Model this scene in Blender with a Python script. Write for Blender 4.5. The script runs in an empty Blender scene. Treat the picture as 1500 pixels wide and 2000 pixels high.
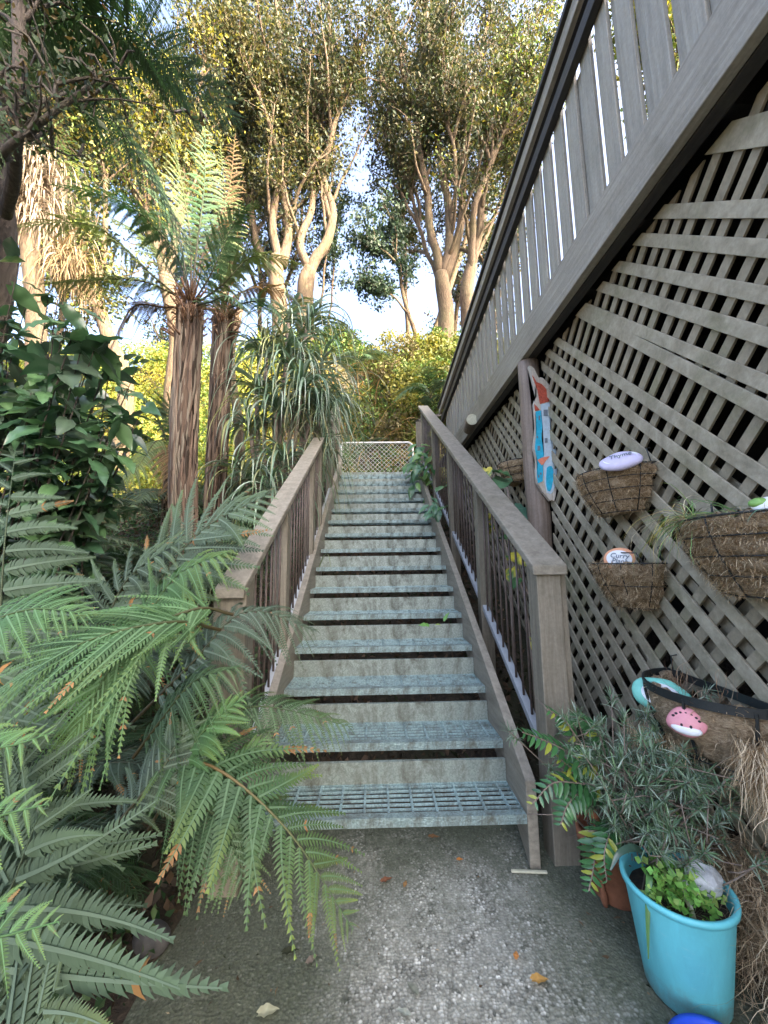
import bpy, bmesh, math, random
import numpy as np
from mathutils import Vector, Matrix, noise
random.seed(7); RNG = np.random.default_rng(11)
R = math.radians
scene = bpy.context.scene
C = scene.collection
# ---------------------------------------------------------------- camera
H = 1.25
PITCH, YAW, ROLL = 0.13291, 0.020509, -0.013357
def _axes():
    cp, sp, cy, sy = math.cos(PITCH), math.sin(PITCH), math.cos(YAW), math.sin(YAW)
    F = Vector((sy*cp, cy*cp, sp)); Rt = Vector((cy, -sy, 0)); U = Rt.cross(F)
    cr, sr = math.cos(ROLL), math.sin(ROLL)
    return F, Rt*cr + U*sr, U*cr - Rt*sr
AF, AR, AU = _axes()
cam_d = bpy.data.cameras.new('camera'); cam = bpy.data.objects.new('camera', cam_d); C.objects.link(cam)
cam_d.sensor_fit = 'HORIZONTAL'; cam_d.sensor_width = 36; cam_d.lens = 18.0
cam_d.clip_start = 0.03; cam_d.clip_end = 500
m = Matrix((AR, AU, -AF)).transposed().to_4x4(); m.translation = Vector((0, 0, H)); cam.matrix_world = m
scene.camera = cam
# ---------------------------------------------------------------- world, sun, exposure
SUN_EL, SUN_AZ = 28.0, 125.0            # azimuth clockwise from +Y (the sun stands behind the camera, to the right)
w = bpy.data.worlds.new('World'); scene.world = w; w.use_nodes = True
nt = w.node_tree; nt.nodes.clear()
sky = nt.nodes.new('ShaderNodeTexSky'); sky.sky_type = 'NISHITA'; sky.sun_disc = False
sky.sun_elevation = R(SUN_EL); sky.sun_rotation = R(SUN_AZ); sky.air_density = .6; sky.dust_density = 7.0; sky.ozone_density = 0.4
bg = nt.nodes.new('ShaderNodeBackground'); bg.inputs['Strength'].default_value = 0.15
wo = nt.nodes.new('ShaderNodeOutputWorld')
nt.links.new(sky.outputs[0], bg.inputs[0]); nt.links.new(bg.outputs[0], wo.inputs[0])
sd = bpy.data.lights.new('sun', 'SUN'); sd.energy = 2.0; sd.angle = R(0.5); sd.color = (1.0, 0.86, 0.66)
sun = bpy.data.objects.new('sun', sd); C.objects.link(sun)
az, el = R(SUN_AZ), R(SUN_EL)
sv = Vector((math.sin(az)*math.cos(el), math.cos(az)*math.cos(el), math.sin(el)))
sun.rotation_euler = sv.to_track_quat('Z', 'Y').to_euler(); sun.location = sv*60
scene.view_settings.view_transform = 'Standard'; scene.view_settings.look = 'None'
scene.view_settings.exposure = 3.42; scene.view_settings.gamma = 1.0
scene.cycles.max_bounces = 6; scene.cycles.transparent_max_bounces = 6

def at(u, v, Y):                         # a point of the photograph at distance Y along the path
    d = AF + AR*((u-750)/750) + AU*((1000-v)/750)
    return Vector((d.x*Y/d.y, Y, H + d.z*Y/d.y))
# ---------------------------------------------------------------- materials
MATS = {}
def nodes(name):
    m = bpy.data.materials.new(name); m.use_nodes = True; MATS[name] = m
    t = m.node_tree; b = t.nodes['Principled BSDF']
    return m, t, b
def N(t, typ, **k):
    n = t.nodes.new(typ)
    for a, v in k.items():
        if a in n.inputs: n.inputs[a].default_value = v
        else: setattr(n, a, v)
    return n
def coords(t, scale=(1, 1, 1), rot=(0, 0, 0)):
    c = N(t, 'ShaderNodeTexCoord'); mp = N(t, 'ShaderNodeMapping')
    mp.inputs['Scale'].default_value = scale; mp.inputs['Rotation'].default_value = rot
    t.links.new(c.outputs['Object'], mp.inputs[0]); return mp.outputs[0]
def ramp(t, fac, stops):
    r = N(t, 'ShaderNodeValToRGB'); e = r.color_ramp.elements
    while len(e) < len(stops): e.new(0.5)
    for q, (p, c) in zip(e, stops): q.position = p; q.color = (*c, 1) if len(c) == 3 else c
    t.links.new(fac, r.inputs[0]); return r.outputs[0]
def noi(t, vec, scale, detail=5, rough=.6, dist=0):
    n = N(t, 'ShaderNodeTexNoise'); n.inputs['Scale'].default_value = scale; n.inputs['Detail'].default_value = detail
    n.inputs['Roughness'].default_value = rough; n.inputs['Distortion'].default_value = dist
    t.links.new(vec, n.inputs['Vector']); return n.outputs['Fac']
def mixc(t, f, a, b, mode='MIX'):
    m = N(t, 'ShaderNodeMix'); m.data_type = 'RGBA'; m.blend_type = mode
    for i, v in ((0, f), (6, a), (7, b)):
        if hasattr(v, 'is_linked'): t.links.new(v, m.inputs[i])
        elif i == 0: m.inputs[0].default_value = v
        else: m.inputs[i].default_value = (*v, 1)
    return m.outputs[2]
def bump(t, b, fac, strength=.3, dist=.01):
    n = N(t, 'ShaderNodeBump'); n.inputs['Strength'].default_value = strength; n.inputs['Distance'].default_value = dist
    t.links.new(fac, n.inputs['Height']); t.links.new(n.outputs[0], b.inputs['Normal'])
def wood(name, c1, c2, grain=(40, 3, 40), rot=(0, 0, 0), rough=.6, stain=(.10, .10, .06), stamt=.5):
    m, t, b = nodes(name)
    g = noi(t, coords(t, grain, rot), 1.0, 6, .65, .4)
    col = ramp(t, g, [(.3, c1), (.7, c2)])
    s = noi(t, coords(t), 2.6, 6, .7, .6)
    sm = ramp(t, s, [(.52, (0, 0, 0)), (.72, (stamt,)*3)])
    col = mixc(t, sm, col, stain)
    f = noi(t, coords(t), 60, 4, .7)
    col = mixc(t, .35, col, ramp(t, f, [(.3, (.55, .55, .55)), (.7, (1.25, 1.25, 1.25))]), 'MULTIPLY')
    t.links.new(col, b.inputs['Base Color']); b.inputs['Roughness'].default_value = rough
    bump(t, b, g, .45, .006)
    return m
wood('rail_wood', (.18, .16, .122), (.32, .292, .23), (25, 4, 40), rough=.5, stamt=.45)
wood('post_wood', (.145, .126, .09), (.265, .236, .178), (45, 45, 3.5), stamt=.55)
wood('picket_wood', (.25, .235, .195), (.39, .37, .31), (40, 40, 2.5), stamt=.25)
wood('beam_wood', (.22, .20, .16), (.37, .345, .285), (40, 2.2, 45), stamt=.5)
wood('dark_stained_wood', (.018, .017, .017), (.045, .042, .04), (40, 3, 40), stamt=.3)
wood('lattice_front', (.24, .21, .14), (.46, .41, .30), (3, 12, 12), rot=(0, 0, 0), rough=.75, stain=(.16, .17, .07), stamt=.6)
wood('lattice_back', (.21, .18, .12), (.37, .32, .225), (12, 12, 5), rough=.8, stain=(.17, .18, .07), stamt=.6)
wood('old_log', (.15, .11, .08), (.29, .23, .18), (60, 60, 2), stamt=.5)
wood('log_end', (.42, .42, .30), (.55, .54, .40), (30, 30, 30), stamt=.2)
wood('driftwood', (.42, .36, .28), (.66, .62, .54), (60, 60, 5), rough=.8, stain=(.25, .16, .09), stamt=.6)
wood('added_house_boards', (.30, .29, .27), (.40, .38, .36), (5, 40, 40), stamt=.1)

def galv(name, tint=(1, 1, 1), chequer=False):
    m, t, b = nodes(name)
    v = N(t, 'ShaderNodeTexVoronoi'); v.inputs['Scale'].default_value = 150
    t.links.new(coords(t), v.inputs[0])
    col = ramp(t, v.outputs['Color'], [(.2, (.28*tint[0], .33*tint[1], .32*tint[2])), (.8, (.42*tint[0], .48*tint[1], .47*tint[2]))])
    g = noi(t, coords(t, (1, 1, .45)), 13, 8, .75, .5)
    gm = ramp(t, g, [(.46, (0, 0, 0)), (.66, (.8,)*3)])
    col = mixc(t, gm, col, (.105, .10, .07))
    t.links.new(col, b.inputs['Base Color'])
    b.inputs['Metallic'].default_value = .4
    t.links.new(ramp(t, g, [(.4, (.34,)*3), (.65, (.8,)*3)]), b.inputs['Roughness'])
    if chequer:
        ck = N(t, 'ShaderNodeTexVoronoi'); ck.inputs['Scale'].default_value = 1
        t.links.new(coords(t, (75, 110, 110), (0, 0, R(45))), ck.inputs[0])
        bump(t, b, ck.outputs['Distance'], .45, .006)
    else: bump(t, b, v.outputs['Distance'], .15, .004)
    return m
galv('galvanised', (.92, 1.12, 1.16)); galv('galvanised_chequer', (.72, .84, .84), True); galv('galvanised_plate', (.80, .80, .72))
def plain(name, col, rough=.5, var=.25, scale=20, metal=0, bmp=.1, sub=0):
    m, t, b = nodes(name)
    n = noi(t, coords(t), scale, 6, .65)
    lo = tuple(c*(1-var) for c in col); hi = tuple(min(1, c*(1+var)) for c in col)
    t.links.new(ramp(t, n, [(.3, lo), (.7, hi)]), b.inputs['Base Color'])
    b.inputs['Roughness'].default_value = rough; b.inputs['Metallic'].default_value = metal
    if bmp: bump(t, b, n, bmp, .005)
    return m
plain('rod_paint', (.115, .085, .07), .5, .4, 30)
plain('flat_bar', (.36, .38, .39), .45, .2, 12)
plain('black_iron', (.018, .022, .022), .42, .3, 40)
plain('gate_steel', (.62, .63, .58), .5, .15, 20)
plain('bucket_plastic', (.075, .50, .58), .42, .16, 5, bmp=.03)
def scuffed(name, col, dirt):
    m, t, b = nodes(name); c0 = coords(t)
    n = noi(t, coords(t, (5, 5, 1.5)), 3, 8, .75, .5); col_ = ramp(t, n, [(.3, tuple(q*.86 for q in col)), (.7, tuple(min(1, q*1.12) for q in col))])
    sc = noi(t, coords(t, (14, 14, 70)), 1.5, 5, .8); col_ = mixc(t, ramp(t, sc, [(.60, (0, 0, 0)), (.72, (.45,)*3)]), col_, tuple(min(1, q*.6+.25) for q in col))
    sp = N(t, 'ShaderNodeSeparateXYZ'); t.links.new(c0, sp.inputs[0]); h = N(t, 'ShaderNodeMath', operation='MULTIPLY_ADD'); t.links.new(sp.outputs[2], h.inputs[0]); h.inputs[1].default_value = -4.5; t.links.new(noi(t, c0, 18, 8, .8), h.inputs[2])
    col_ = mixc(t, ramp(t, h.outputs[0], [(.18, (0, 0, 0)), (.5, (.65,)*3)]), col_, dirt)
    t.links.new(col_, b.inputs['Base Color']); b.inputs['Roughness'].default_value = .5; bump(t, b, sc, .12, .003)
scuffed('bucket_plastic2', (.13, .52, .56), (.16, .20, .17))
plain('tub_plastic', (.015, .06, .48), .4, .15, 8, bmp=.02)
plain('terracotta', (.30, .115, .055), .8, .35, 14, bmp=.3)
plain('potting_soil', (.045, .03, .02), .95, .5, 60, bmp=.8)
plain('stone_grey', (.075, .072, .07), .7, .3, 25, bmp=.3)
plain('paint_teal', (.22, .62, .50), .4, .12, 40, bmp=.05)
plain('paint_white', (.78, .80, .80), .5, .06, 40, bmp=.05)
plain('paint_lilac', (.60, .56, .74), .45, .12, 25, bmp=.05)
plain('paint_orange', (.72, .34, .18), .5, .12, 30, bmp=.05)
plain('paint_pink', (.72, .30, .33), .45, .1, 30, bmp=.05)
plain('paint_green', (.22, .42, .10), .5, .2, 30); plain('paint_black', (.02, .02, .025), .5, .2, 30, bmp=0)
plain('paint_ink', (.16, .20, .24), .6, .1, 30, bmp=0)
plain('art_red', (.42, .075, .04), .65, .4, 60, bmp=.2)
plain('art_blue', (.02, .42, .62), .5, .2, 40, bmp=.1)
plain('art_pale', (.50, .62, .70), .55, .12, 50, bmp=.1)
plain('art_coral', (.75, .24, .14), .6, .15, 50, bmp=.1)
plain('deep_soil', (.035, .028, .02), .95, .5, 12, bmp=.8)
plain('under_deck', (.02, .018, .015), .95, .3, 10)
plain('glass_ornament', (.45, .47, .47), .3, .35, 60, bmp=.4)
def coir():
    m, t, b = nodes('coir')
    n = noi(t, coords(t, (28, 28, 70)), 1.6, 10, .8, 1.5)
    col = ramp(t, n, [(.34, (.15, .09, .045)), (.5, (.46, .33, .19)), (.66, (.76, .60, .40))])
    t.links.new(col, b.inputs['Base Color']); b.inputs['Roughness'].default_value = .95
    bump(t, b, n, 1.0, .02)
coir()
def vcol(name, rough=.45, trans=.3, spec=.5, bmp=None):
    """foliage and bark whose own colour comes from the mesh (leaf by leaf), with some light passing through"""
    m, t, b = nodes(name)
    a = N(t, 'ShaderNodeAttribute'); a.attribute_name = 'tone'
    col = a.outputs['Color']
    t.links.new(col, b.inputs['Base Color']); b.inputs['Roughness'].default_value = rough
    b.inputs['Specular IOR Level'].default_value = spec
    if trans:
        tr = N(t, 'ShaderNodeBsdfTranslucent'); hs = N(t, 'ShaderNodeHueSaturation')
        hs.inputs['Saturation'].default_value = 1.15; hs.inputs['Value'].default_value = 1.3
        t.links.new(col, hs.inputs['Color']); t.links.new(hs.outputs[0], tr.inputs[0])
        mx = N(t, 'ShaderNodeMixShader'); mx.inputs[0].default_value = trans
        t.links.new(b.outputs[0], mx.inputs[1]); t.links.new(tr.outputs[0], mx.inputs[2])
        t.links.new(mx.outputs[0], t.nodes['Material Output'].inputs[0])
    if bmp: bump(t, b, noi(t, coords(t), bmp, 6, .7), .5, .01)
    return m
vcol('fern_leaf', .55, .2, .35); vcol('rope_fibre', .9, 0, .2, 90); vcol('canopy_leaf', .55, .27, .3); vcol('glossy_leaf', .3, .15, .7); vcol('dry_fibre', .9, .15, .1)
def bark(name, c1, c2, c3, sc=(9, 9, 2.2), moss=.4):
    m, t, b = nodes(name)
    n = noi(t, coords(t, sc), 1.6, 9, .72, 1.0)
    col = ramp(t, n, [(.30, c1), (.5, c2), (.72, c3)])
    s = noi(t, coords(t), 1.3, 5, .65)
    col = mixc(t, ramp(t, s, [(.5, (0, 0, 0)), (.72, (moss,)*3)]), col, (.13, .13, .05))
    t.links.new(col, b.inputs['Base Color']); b.inputs['Roughness'].default_value = .9
    bump(t, b, n, .9, .04)
bark('pale_bark', (.04, .026, .015), (.12, .083, .05), (.24, .175, .11), (16, 16, 3.5))
bark('dark_bark', (.03, .025, .02), (.075, .06, .05), (.14, .12, .10), (14, 14, 4), .25)
bark('ponga_bark', (.035, .02, .015), (.12, .075, .055), (.26, .18, .13), (55, 55, 2.2), .3)
def concrete():
    m, t, b = nodes('aggregate_concrete')
    v = N(t, 'ShaderNodeTexVoronoi'); v.inputs['Scale'].default_value = 105; v.inputs['Randomness'].default_value = 1
    wv = coords(t); t.links.new(wv, v.inputs[0])
    peb = ramp(t, v.outputs['Color'], [(.10, (.07, .075, .065)), (.35, (.25, .26, .23)), (.66, (.44, .455, .41)), (.90, (.85, .87, .82))])
    grout = ramp(t, v.outputs['Distance'], [(.30, (1, 1, 1)), (.70, (.5, .48, .44))])
    col = mixc(t, 1, peb, grout, 'MULTIPLY')
    cov = noi(t, wv, 9, 7, .8)
    col = mixc(t, ramp(t, cov, [(.40, (0, 0, 0)), (.58, (.75,)*3)]), col, mixc(t, noi(t, wv, 140, 3, .8), (.11, .115, .09), (.55, .56, .49)))
    wear = noi(t, wv, 1.7, 6, .7)
    col = mixc(t, .75, col, ramp(t, wear, [(.3, (.6, .59, .56)), (.65, (1.45, 1.40, 1.32))]), 'MULTIPLY')
    f = noi(t, wv, 30, 8, .8)
    col = mixc(t, .6, col, ramp(t, f, [(.3, (.55, .55, .52)), (.7, (1.3, 1.3, 1.3))]), 'MULTIPLY')
    # moss and dirt: thick along the foot of the stairs and the bed, thin in the middle of the path
    s = N(t, 'ShaderNodeSeparateXYZ'); t.links.new(wv, s.inputs[0])
    dx = N(t, 'ShaderNodeMath', operation='SUBTRACT'); t.links.new(s.outputs[0], dx.inputs[0]); dx.inputs[1].default_value = .22
    ax = N(t, 'ShaderNodeMath', operation='ABSOLUTE'); t.links.new(dx.outputs[0], ax.inputs[0])
    ay = N(t, 'ShaderNodeMath', operation='MULTIPLY_ADD'); t.links.new(s.outputs[1], ay.inputs[0]); ay.inputs[1].default_value = .55; ay.inputs[2].default_value = -.62
    mxx = N(t, 'ShaderNodeMath', operation='MAXIMUM'); t.links.new(ax.outputs[0], mxx.inputs[0]); t.links.new(ay.outputs[0], mxx.inputs[1])
    nn = noi(t, wv, 4.5, 9, .75, .5)
    ad = N(t, 'ShaderNodeMath', operation='MULTIPLY_ADD'); t.links.new(nn, ad.inputs[0]); ad.inputs[1].default_value = .75; t.links.new(mxx.outputs[0], ad.inputs[2])
    mm = ramp(t, ad.outputs[0], [(.52, (0, 0, 0)), (.86, (.85,)*3)])
    fine = noi(t, wv, 70, 6, .8)
    moss = ramp(t, fine, [(.3, (.025, .032, .017)), (.55, (.07, .085, .045)), (.75, (.18, .19, .13))])
    col = mixc(t, mm, col, moss)
    t.links.new(col, b.inputs['Base Color']); b.inputs['Roughness'].default_value = .82
    h = mixc(t, .5, v.outputs['Distance'], fine)
    bump(t, b, h, .7, .008)
concrete()
def groundmat():
    m, t, b = nodes('leaf_litter_soil')
    n = noi(t, coords(t), 24, 9, .8, .5); big = noi(t, coords(t), 1.2, 4)
    col = ramp(t, n, [(.3, (.02, .017, .012)), (.5, (.07, .052, .035)), (.66, (.15, .11, .07)), (.8, (.24, .19, .12))])
    col = mixc(t, ramp(t, big, [(.45, (0, 0, 0)), (.6, (.6,)*3)]), col, (.05, .06, .025))
    t.links.new(col, b.inputs['Base Color']); b.inputs['Roughness'].default_value = .95
    bump(t, b, n, 1, .03)
groundmat()
# ---------------------------------------------------------------- mesh helpers
def link(o, parent=None):
    C.objects.link(o)
    if parent: o.parent = parent
    return o
def tag(o, label=None, cat=None, group=None, kind=None):
    if label: o['label'] = label
    if cat: o['category'] = cat
    if group: o['group'] = group
    if kind: o['kind'] = kind
    return o
def thing(name, label, cat, loc=(0, 0, 0), group=None):
    o = bpy.data.objects.new(name, None); o.empty_display_size = .1; link(o)
    o.location = loc; tag(o, label, cat, group); return o
class MB:
    def __init__(s): s.v = []; s.f = []; s.c = []
    def add(s, vs, fs, col=None):
        k = len(s.v); s.v += [tuple(q) for q in vs]; s.f += [tuple(i+k for i in f) for f in fs]
        s.c += [col or (.5, .5, .5)]*len(vs); return s
    def hexa(s, p):                       # eight corners: bottom four, top four
        return s.add(p, [(0, 3, 2, 1), (4, 5, 6, 7), (0, 1, 5, 4), (1, 2, 6, 5), (2, 3, 7, 6), (3, 0, 4, 7)])
    def box(s, x0, x1, y0, y1, z0, z1):
        return s.hexa([(x0, y0, z0), (x1, y0, z0), (x1, y1, z0), (x0, y1, z0), (x0, y0, z1), (x1, y0, z1), (x1, y1, z1), (x0, y1, z1)])
    def slope(s, x0, x1, y0, y1, za0, zb0, za1, zb1):   # bottom heights at y0,y1 ; top heights at y0,y1
        return s.hexa([(x0, y0, za0), (x1, y0, za0), (x1, y1, zb0), (x0, y1, zb0), (x0, y0, za1), (x1, y0, za1), (x1, y1, zb1), (x0, y1, zb1)])
    def bar(s, a, b, wd, th, up=(0, 0, 1)):
        a, b = Vector(a), Vector(b); d = (b-a).normalized(); u = Vector(up); sx = d.cross(u).normalized(); u = sx.cross(d)
        sx = sx*wd/2; u = u*th/2
        return s.hexa([a-sx-u, a+sx-u, b+sx-u, b-sx-u, a-sx+u, a+sx+u, b+sx+u, b-sx+u])
    def tube(s, pts, rad, n=8, col=None, cap=True):
        pts = [Vector(p) for p in pts]; L = len(pts)
        if not hasattr(rad, '__len__'): rad = [rad]*L
        ref = Vector((0.13, 0.21, 1)).normalized(); vs = []; fs = []
        prev = None
        for i, p in enumerate(pts):
            t = (pts[min(i+1, L-1)]-pts[max(i-1, 0)]).normalized()
            if prev is None:
                x = t.cross(ref)
                if x.length < .2: x = t.cross(Vector((1, 0, 0)))
            else: x = prev - t*prev.dot(t)
            x.normalize(); prev = x; y = t.cross(x)
            for k in range(n):
                a = 2*math.pi*k/n; vs.append(p + (x*math.cos(a)+y*math.sin(a))*rad[i])
        for i in range(L-1):
            for k in range(n): fs.append((i*n+k, i*n+(k+1) % n, (i+1)*n+(k+1) % n, (i+1)*n+k))
        if cap: fs += [tuple(reversed(range(n))), tuple((L-1)*n+k for k in range(n))]
        return s.add(vs, fs, col)
    def lathe(s, prof, n=32, c=(0, 0, 0)):
        vs = [(c[0]+r*math.cos(2*math.pi*k/n), c[1]+r*math.sin(2*math.pi*k/n), c[2]+z) for r, z in prof for k in range(n)]
        fs = [(i*n+k, i*n+(k+1) % n, (i+1)*n+(k+1) % n, (i+1)*n+k) for i in range(len(prof)-1) for k in range(n)]
        return s.add(vs, fs)
    def ell(s, c, rx, ry, rz, rot=None, n=14, half=False):
        vs = []; fs = []
        rot = rot or Matrix.Identity(3); c = Vector(c); L = n//2+1
        for i in range(L):
            ph = math.pi*i/(L-1)
            for k in range(n):
                a = 2*math.pi*k/n
                vs.append(c + rot @ Vector((rx*math.sin(ph)*math.cos(a), ry*math.sin(ph)*math.sin(a), rz*math.cos(ph))))
        for i in range(L-1):
            for k in range(n): fs.append((i*n+k, i*n+(k+1) % n, (i+1)*n+(k+1) % n, (i+1)*n+k))
        return s.add(vs, fs)
    def build(s, name, mat, parent=None, bevel=0, smooth=False, tone=False):
        me = bpy.data.meshes.new(name); me.from_pydata(s.v, [], s.f); me.materials.append(MATS[mat])
        if tone:
            a = me.attributes.new('tone', 'FLOAT_COLOR', 'POINT')
            a.data.foreach_set('color', np.c_[np.array(s.c), np.ones(len(s.c))].astype(np.float32).ravel())
        if smooth: me.polygons.foreach_set('use_smooth', [True]*len(me.polygons))
        o = link(bpy.data.objects.new(name, me), parent)
        if bevel:
            md = o.modifiers.new('bevel', 'BEVEL'); md.width = bevel; md.segments = 2; md.limit_method = 'ANGLE'; md.angle_limit = R(40)
        return o
def np_mesh(name, V, F, tone, mat, parent=None):
    """V (n,3), F list of (m,k) index arrays, tone (n,3)"""
    me = bpy.data.meshes.new(name); me.vertices.add(len(V)); me.vertices.foreach_set('co', V.astype(np.float32).ravel())
    tot = np.concatenate([np.full(len(f), f.shape[1]) for f in F]); idx = np.concatenate([f.ravel() for f in F])
    st = np.concatenate([[0], np.cumsum(tot)[:-1]])
    me.loops.add(len(idx)); me.loops.foreach_set('vertex_index', idx.astype(np.int32))
    me.polygons.add(len(tot)); me.polygons.foreach_set('loop_start', st.astype(np.int32)); me.polygons.foreach_set('loop_total', tot.astype(np.int32))
    me.update(calc_edges=True)
    a = me.attributes.new('tone', 'FLOAT_COLOR', 'POINT')
    a.data.foreach_set('color', np.c_[np.clip(tone, 0, 1), np.ones(len(V))].astype(np.float32).ravel())
    me.materials.append(MATS[mat])
    o = bpy.data.objects.new(name, me)
    if parent is not False: link(o, parent)
    return o
def nrm(a): return a/np.maximum(np.linalg.norm(a, axis=-1, keepdims=True), 1e-9)
def smooth_path(pts, n):                  # Catmull-Rom through the given points
    P = [np.array(p, float) for p in pts]; P = [2*P[0]-P[1]]+P+[2*P[-1]-P[-2]]; out = []
    segs = len(P)-3
    for i in range(n):
        t = i/(n-1)*segs; k = min(int(t), segs-1); t -= k
        a, b, c, d = P[k:k+4]
        out.append(.5*((2*b)+(-a+c)*t+(2*a-5*b+4*c-d)*t*t+(-a+3*b-3*c+d)*t**3))
    return np.array(out)
# ---- leaves: a cloud of small folded leaves
def leaf_cloud(P, size, aspect, cols, D=None, spread=1.0, rng=RNG, jitter=.35, mat='canopy_leaf', name='foliage', parent=None, tone_j=.25, droop=0):
    n = len(P); d = rng.normal(size=(n, 3))*spread
    if D is not None: d = d+D
    d[:, 2] -= droop
    d = nrm(d); u = nrm(np.cross(d, rng.normal(size=(n, 3)))); w_ = np.cross(d, u)
    L = size*(1+jitter*rng.normal(size=(n, 1))).clip(.35, 2); W = L*aspect/2
    a = P; b = P+d*L*.42+u*W+w_*W*.35; c = P+d*L-w_*L*.12; e = P+d*L*.42-u*W+w_*W*.35; mid = P+d*L*.45
    V = np.stack([a, b, c, e, mid], 1).reshape(-1, 3)
    k = np.arange(n)[:, None]*5
    F = np.concatenate([k+[0, 4, 1], k+[1, 4, 2], k+[0, 3, 4], k+[3, 2, 4]])
    cols = np.asarray(cols); ci = cols[rng.integers(0, len(cols), n)]*(1+tone_j*rng.normal(size=(n, 1))).clip(.35, 1.8)
    return np_mesh(name, V, [F], np.repeat(ci, 5, 0), mat, parent)
# ---- fern frond: a stalk with two rows of pinnae, each with two rows of pinnules
GREEN = np.array([.040, .080, .031]); LIGHT = np.array([.17, .26, .06]); BROWN = np.array([.26, .14, .05]); GREY = np.array([.085, .14, .085])
def frond(path, L=.3, npin=22, npl=26, up=(0, 0, 1), name='frond', parent=None, droop=.35, fwd=28, base=GREEN, tip=LIGHT, tipamt=.5, bare=.14, rng=RNG, stalk=(.06, .045, .02), r0=.006, wf=.30, brown=.06, loc=None, sweep=0, wfac=.10, mat='fern_leaf', bend=.25):
    n0 = 40; Q = smooth_path(path, n0); T = nrm(np.gradient(Q, axis=0)); upv = np.array(up, float)
    S = nrm(np.cross(T, upv)); NN = nrm(np.cross(S, T))
    seg = np.r_[0, np.cumsum(np.linalg.norm(np.diff(Q, axis=0), axis=1))]; seg /= seg[-1]
    def ev(A, t): return np.stack([np.interp(t, seg, A[:, k]) for k in range(3)], -1)
    t = bare+(1-bare)*(1-(1-np.linspace(0, .985, npin))**1.12)
    Vs = []; Fq = []; Ft = []; Tn = []; off = 0
    s = np.linspace(.03, .99, npl)
    for side in (1, -1):
        tt = np.clip(t+side*.25*(1-bare)/npin*(1 if npin > 10 else .5), 0, .995)
        P, TT, SS, NP = ev(Q, tt), nrm(ev(T, tt)), nrm(ev(S, tt)), nrm(ev(NN, tt))
        x = (tt-bare)/(1-bare)
        prof = np.minimum(1, .42+1.9*x)*np.clip(1-x, .0, 1)**.62
        prof = prof/prof.max()*(1+.06*rng.normal(size=npin))
        Lp = L*prof
        ang = R(fwd)+x*R(30)+R(5)*rng.normal(size=npin)
        d0 = nrm(SS*side*np.cos(ang)[:, None]+TT*np.sin(ang)[:, None]+NP*.06*rng.normal(size=(npin, 1)))
        dr = droop*(1+.3*rng.normal(size=(npin, 1)))
        down = -upv*.2+np.array([0, 0, -.8])
        # pinna curves  (npin, npl, 3)
        ss = s[None, :, None]; lp = Lp[:, None, None]
        C_ = P[:, None]+d0[:, None]*ss*lp+down*(ss**2)*lp*dr[:, None]+TT[:, None]*(ss**2)*lp*(bend*rng.normal(.3, .6, size=(npin, 1, 1)))
        G = nrm(np.gradient(C_, axis=1)); E_ = nrm(np.cross(G, NP[:, None]+0*G)); Nn = nrm(np.cross(E_, G))
        wid = np.clip(1-s, .04, 1)**.55*np.minimum(1, .55+3*s)
        wid = wid[None, :, None]*lp*wfac*1.6*(1+.08*rng.normal(size=(npin, npl, 1)))
        ds = lp/npl*.80
        br = (rng.random((npin, npl)) < .008)[..., None] | ((rng.random((npin, 1)) < brown*.6)[..., None] & (s[None, :, None] > .72))
        mixt = np.clip((s[None, :, None]-.35)*1.2, 0, 1)*tipamt*rng.random((npin, 1, 1))+np.clip(x[:, None, None]-.55, 0, 1)*tipamt
        colr = base*(1+.18*rng.normal(size=(npin, 1, 1)))*(1-mixt)+tip*mixt
        colr = np.where(br, BROWN*(.7+.6*rng.random((npin, npl, 1))), colr)
        for q in (1, -1):
            e = nrm(E_*q+G*(.42+.25*s[None, :, None])+Nn*(-.18+.1*rng.normal(size=(npin, npl, 1))))
            a = C_-G*ds*.55; b = C_+G*ds*.55
            m1 = C_-G*ds*.50+e*wid*.55+Nn*wid*.10; m2 = C_+G*ds*.48+e*wid*.55+Nn*wid*.04; tp = C_+e*wid+G*ds*.35-Nn*wid*.06
            V = np.stack([a, b, m1, m2, tp], 2).reshape(-1, 3); nn = npin*npl
            k = off+np.arange(nn)[:, None]*5
            Fq.append(k+[0, 1, 3, 2]); Ft.append(k+[2, 3, 4]); Vs.append(V); off += nn*5
            Tn.append(np.repeat(colr.reshape(-1, 3), 5, 0))
        # midrib ribbon
        rw = (lp*.012+.0006)*(1-ss*.8)
        A = C_-E_*rw+Nn*rw*.8; B = C_+E_*rw+Nn*rw*.8
        V = np.stack([A, B], 2).reshape(-1, 3)
        k = off+(np.arange(npin)[:, None]*npl+np.arange(npl-1)[None]).reshape(-1, 1)*2
        Fq.append(k+[0, 1, 3, 2]); Vs.append(V); off += len(V); Tn.append(np.tile(base*1.5+.03, (len(V), 1)))
    # stalk
    ns = 6; rad = r0*(1-.85*seg)
    a = np.linspace(0, 2*np.pi, ns, endpoint=False)
    V = (Q[:, None]+S[:, None]*np.cos(a)[None, :, None]*rad[:, None, None]+NN[:, None]*np.sin(a)[None, :, None]*rad[:, None, None]).reshape(-1, 3)
    i, j = np.meshgrid(np.arange(n0-1), np.arange(ns), indexing='ij'); i = i.ravel(); j = j.ravel(); j2 = (j+1) % ns
    Fq.append(off+np.stack([i*ns+j, i*ns+j2, (i+1)*ns+j2, (i+1)*ns+j], 1)); Vs.append(V)
    sc = np.array(stalk)[None]*(1-seg[:, None])+(base*1.3)[None]*seg[:, None]
    Tn.append(np.repeat(sc, ns, 0))
    V = np.concatenate(Vs)
    return np_mesh(name, V, [np.concatenate(Fq), np.concatenate(Ft)], np.concatenate(Tn), mat, parent)
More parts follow.
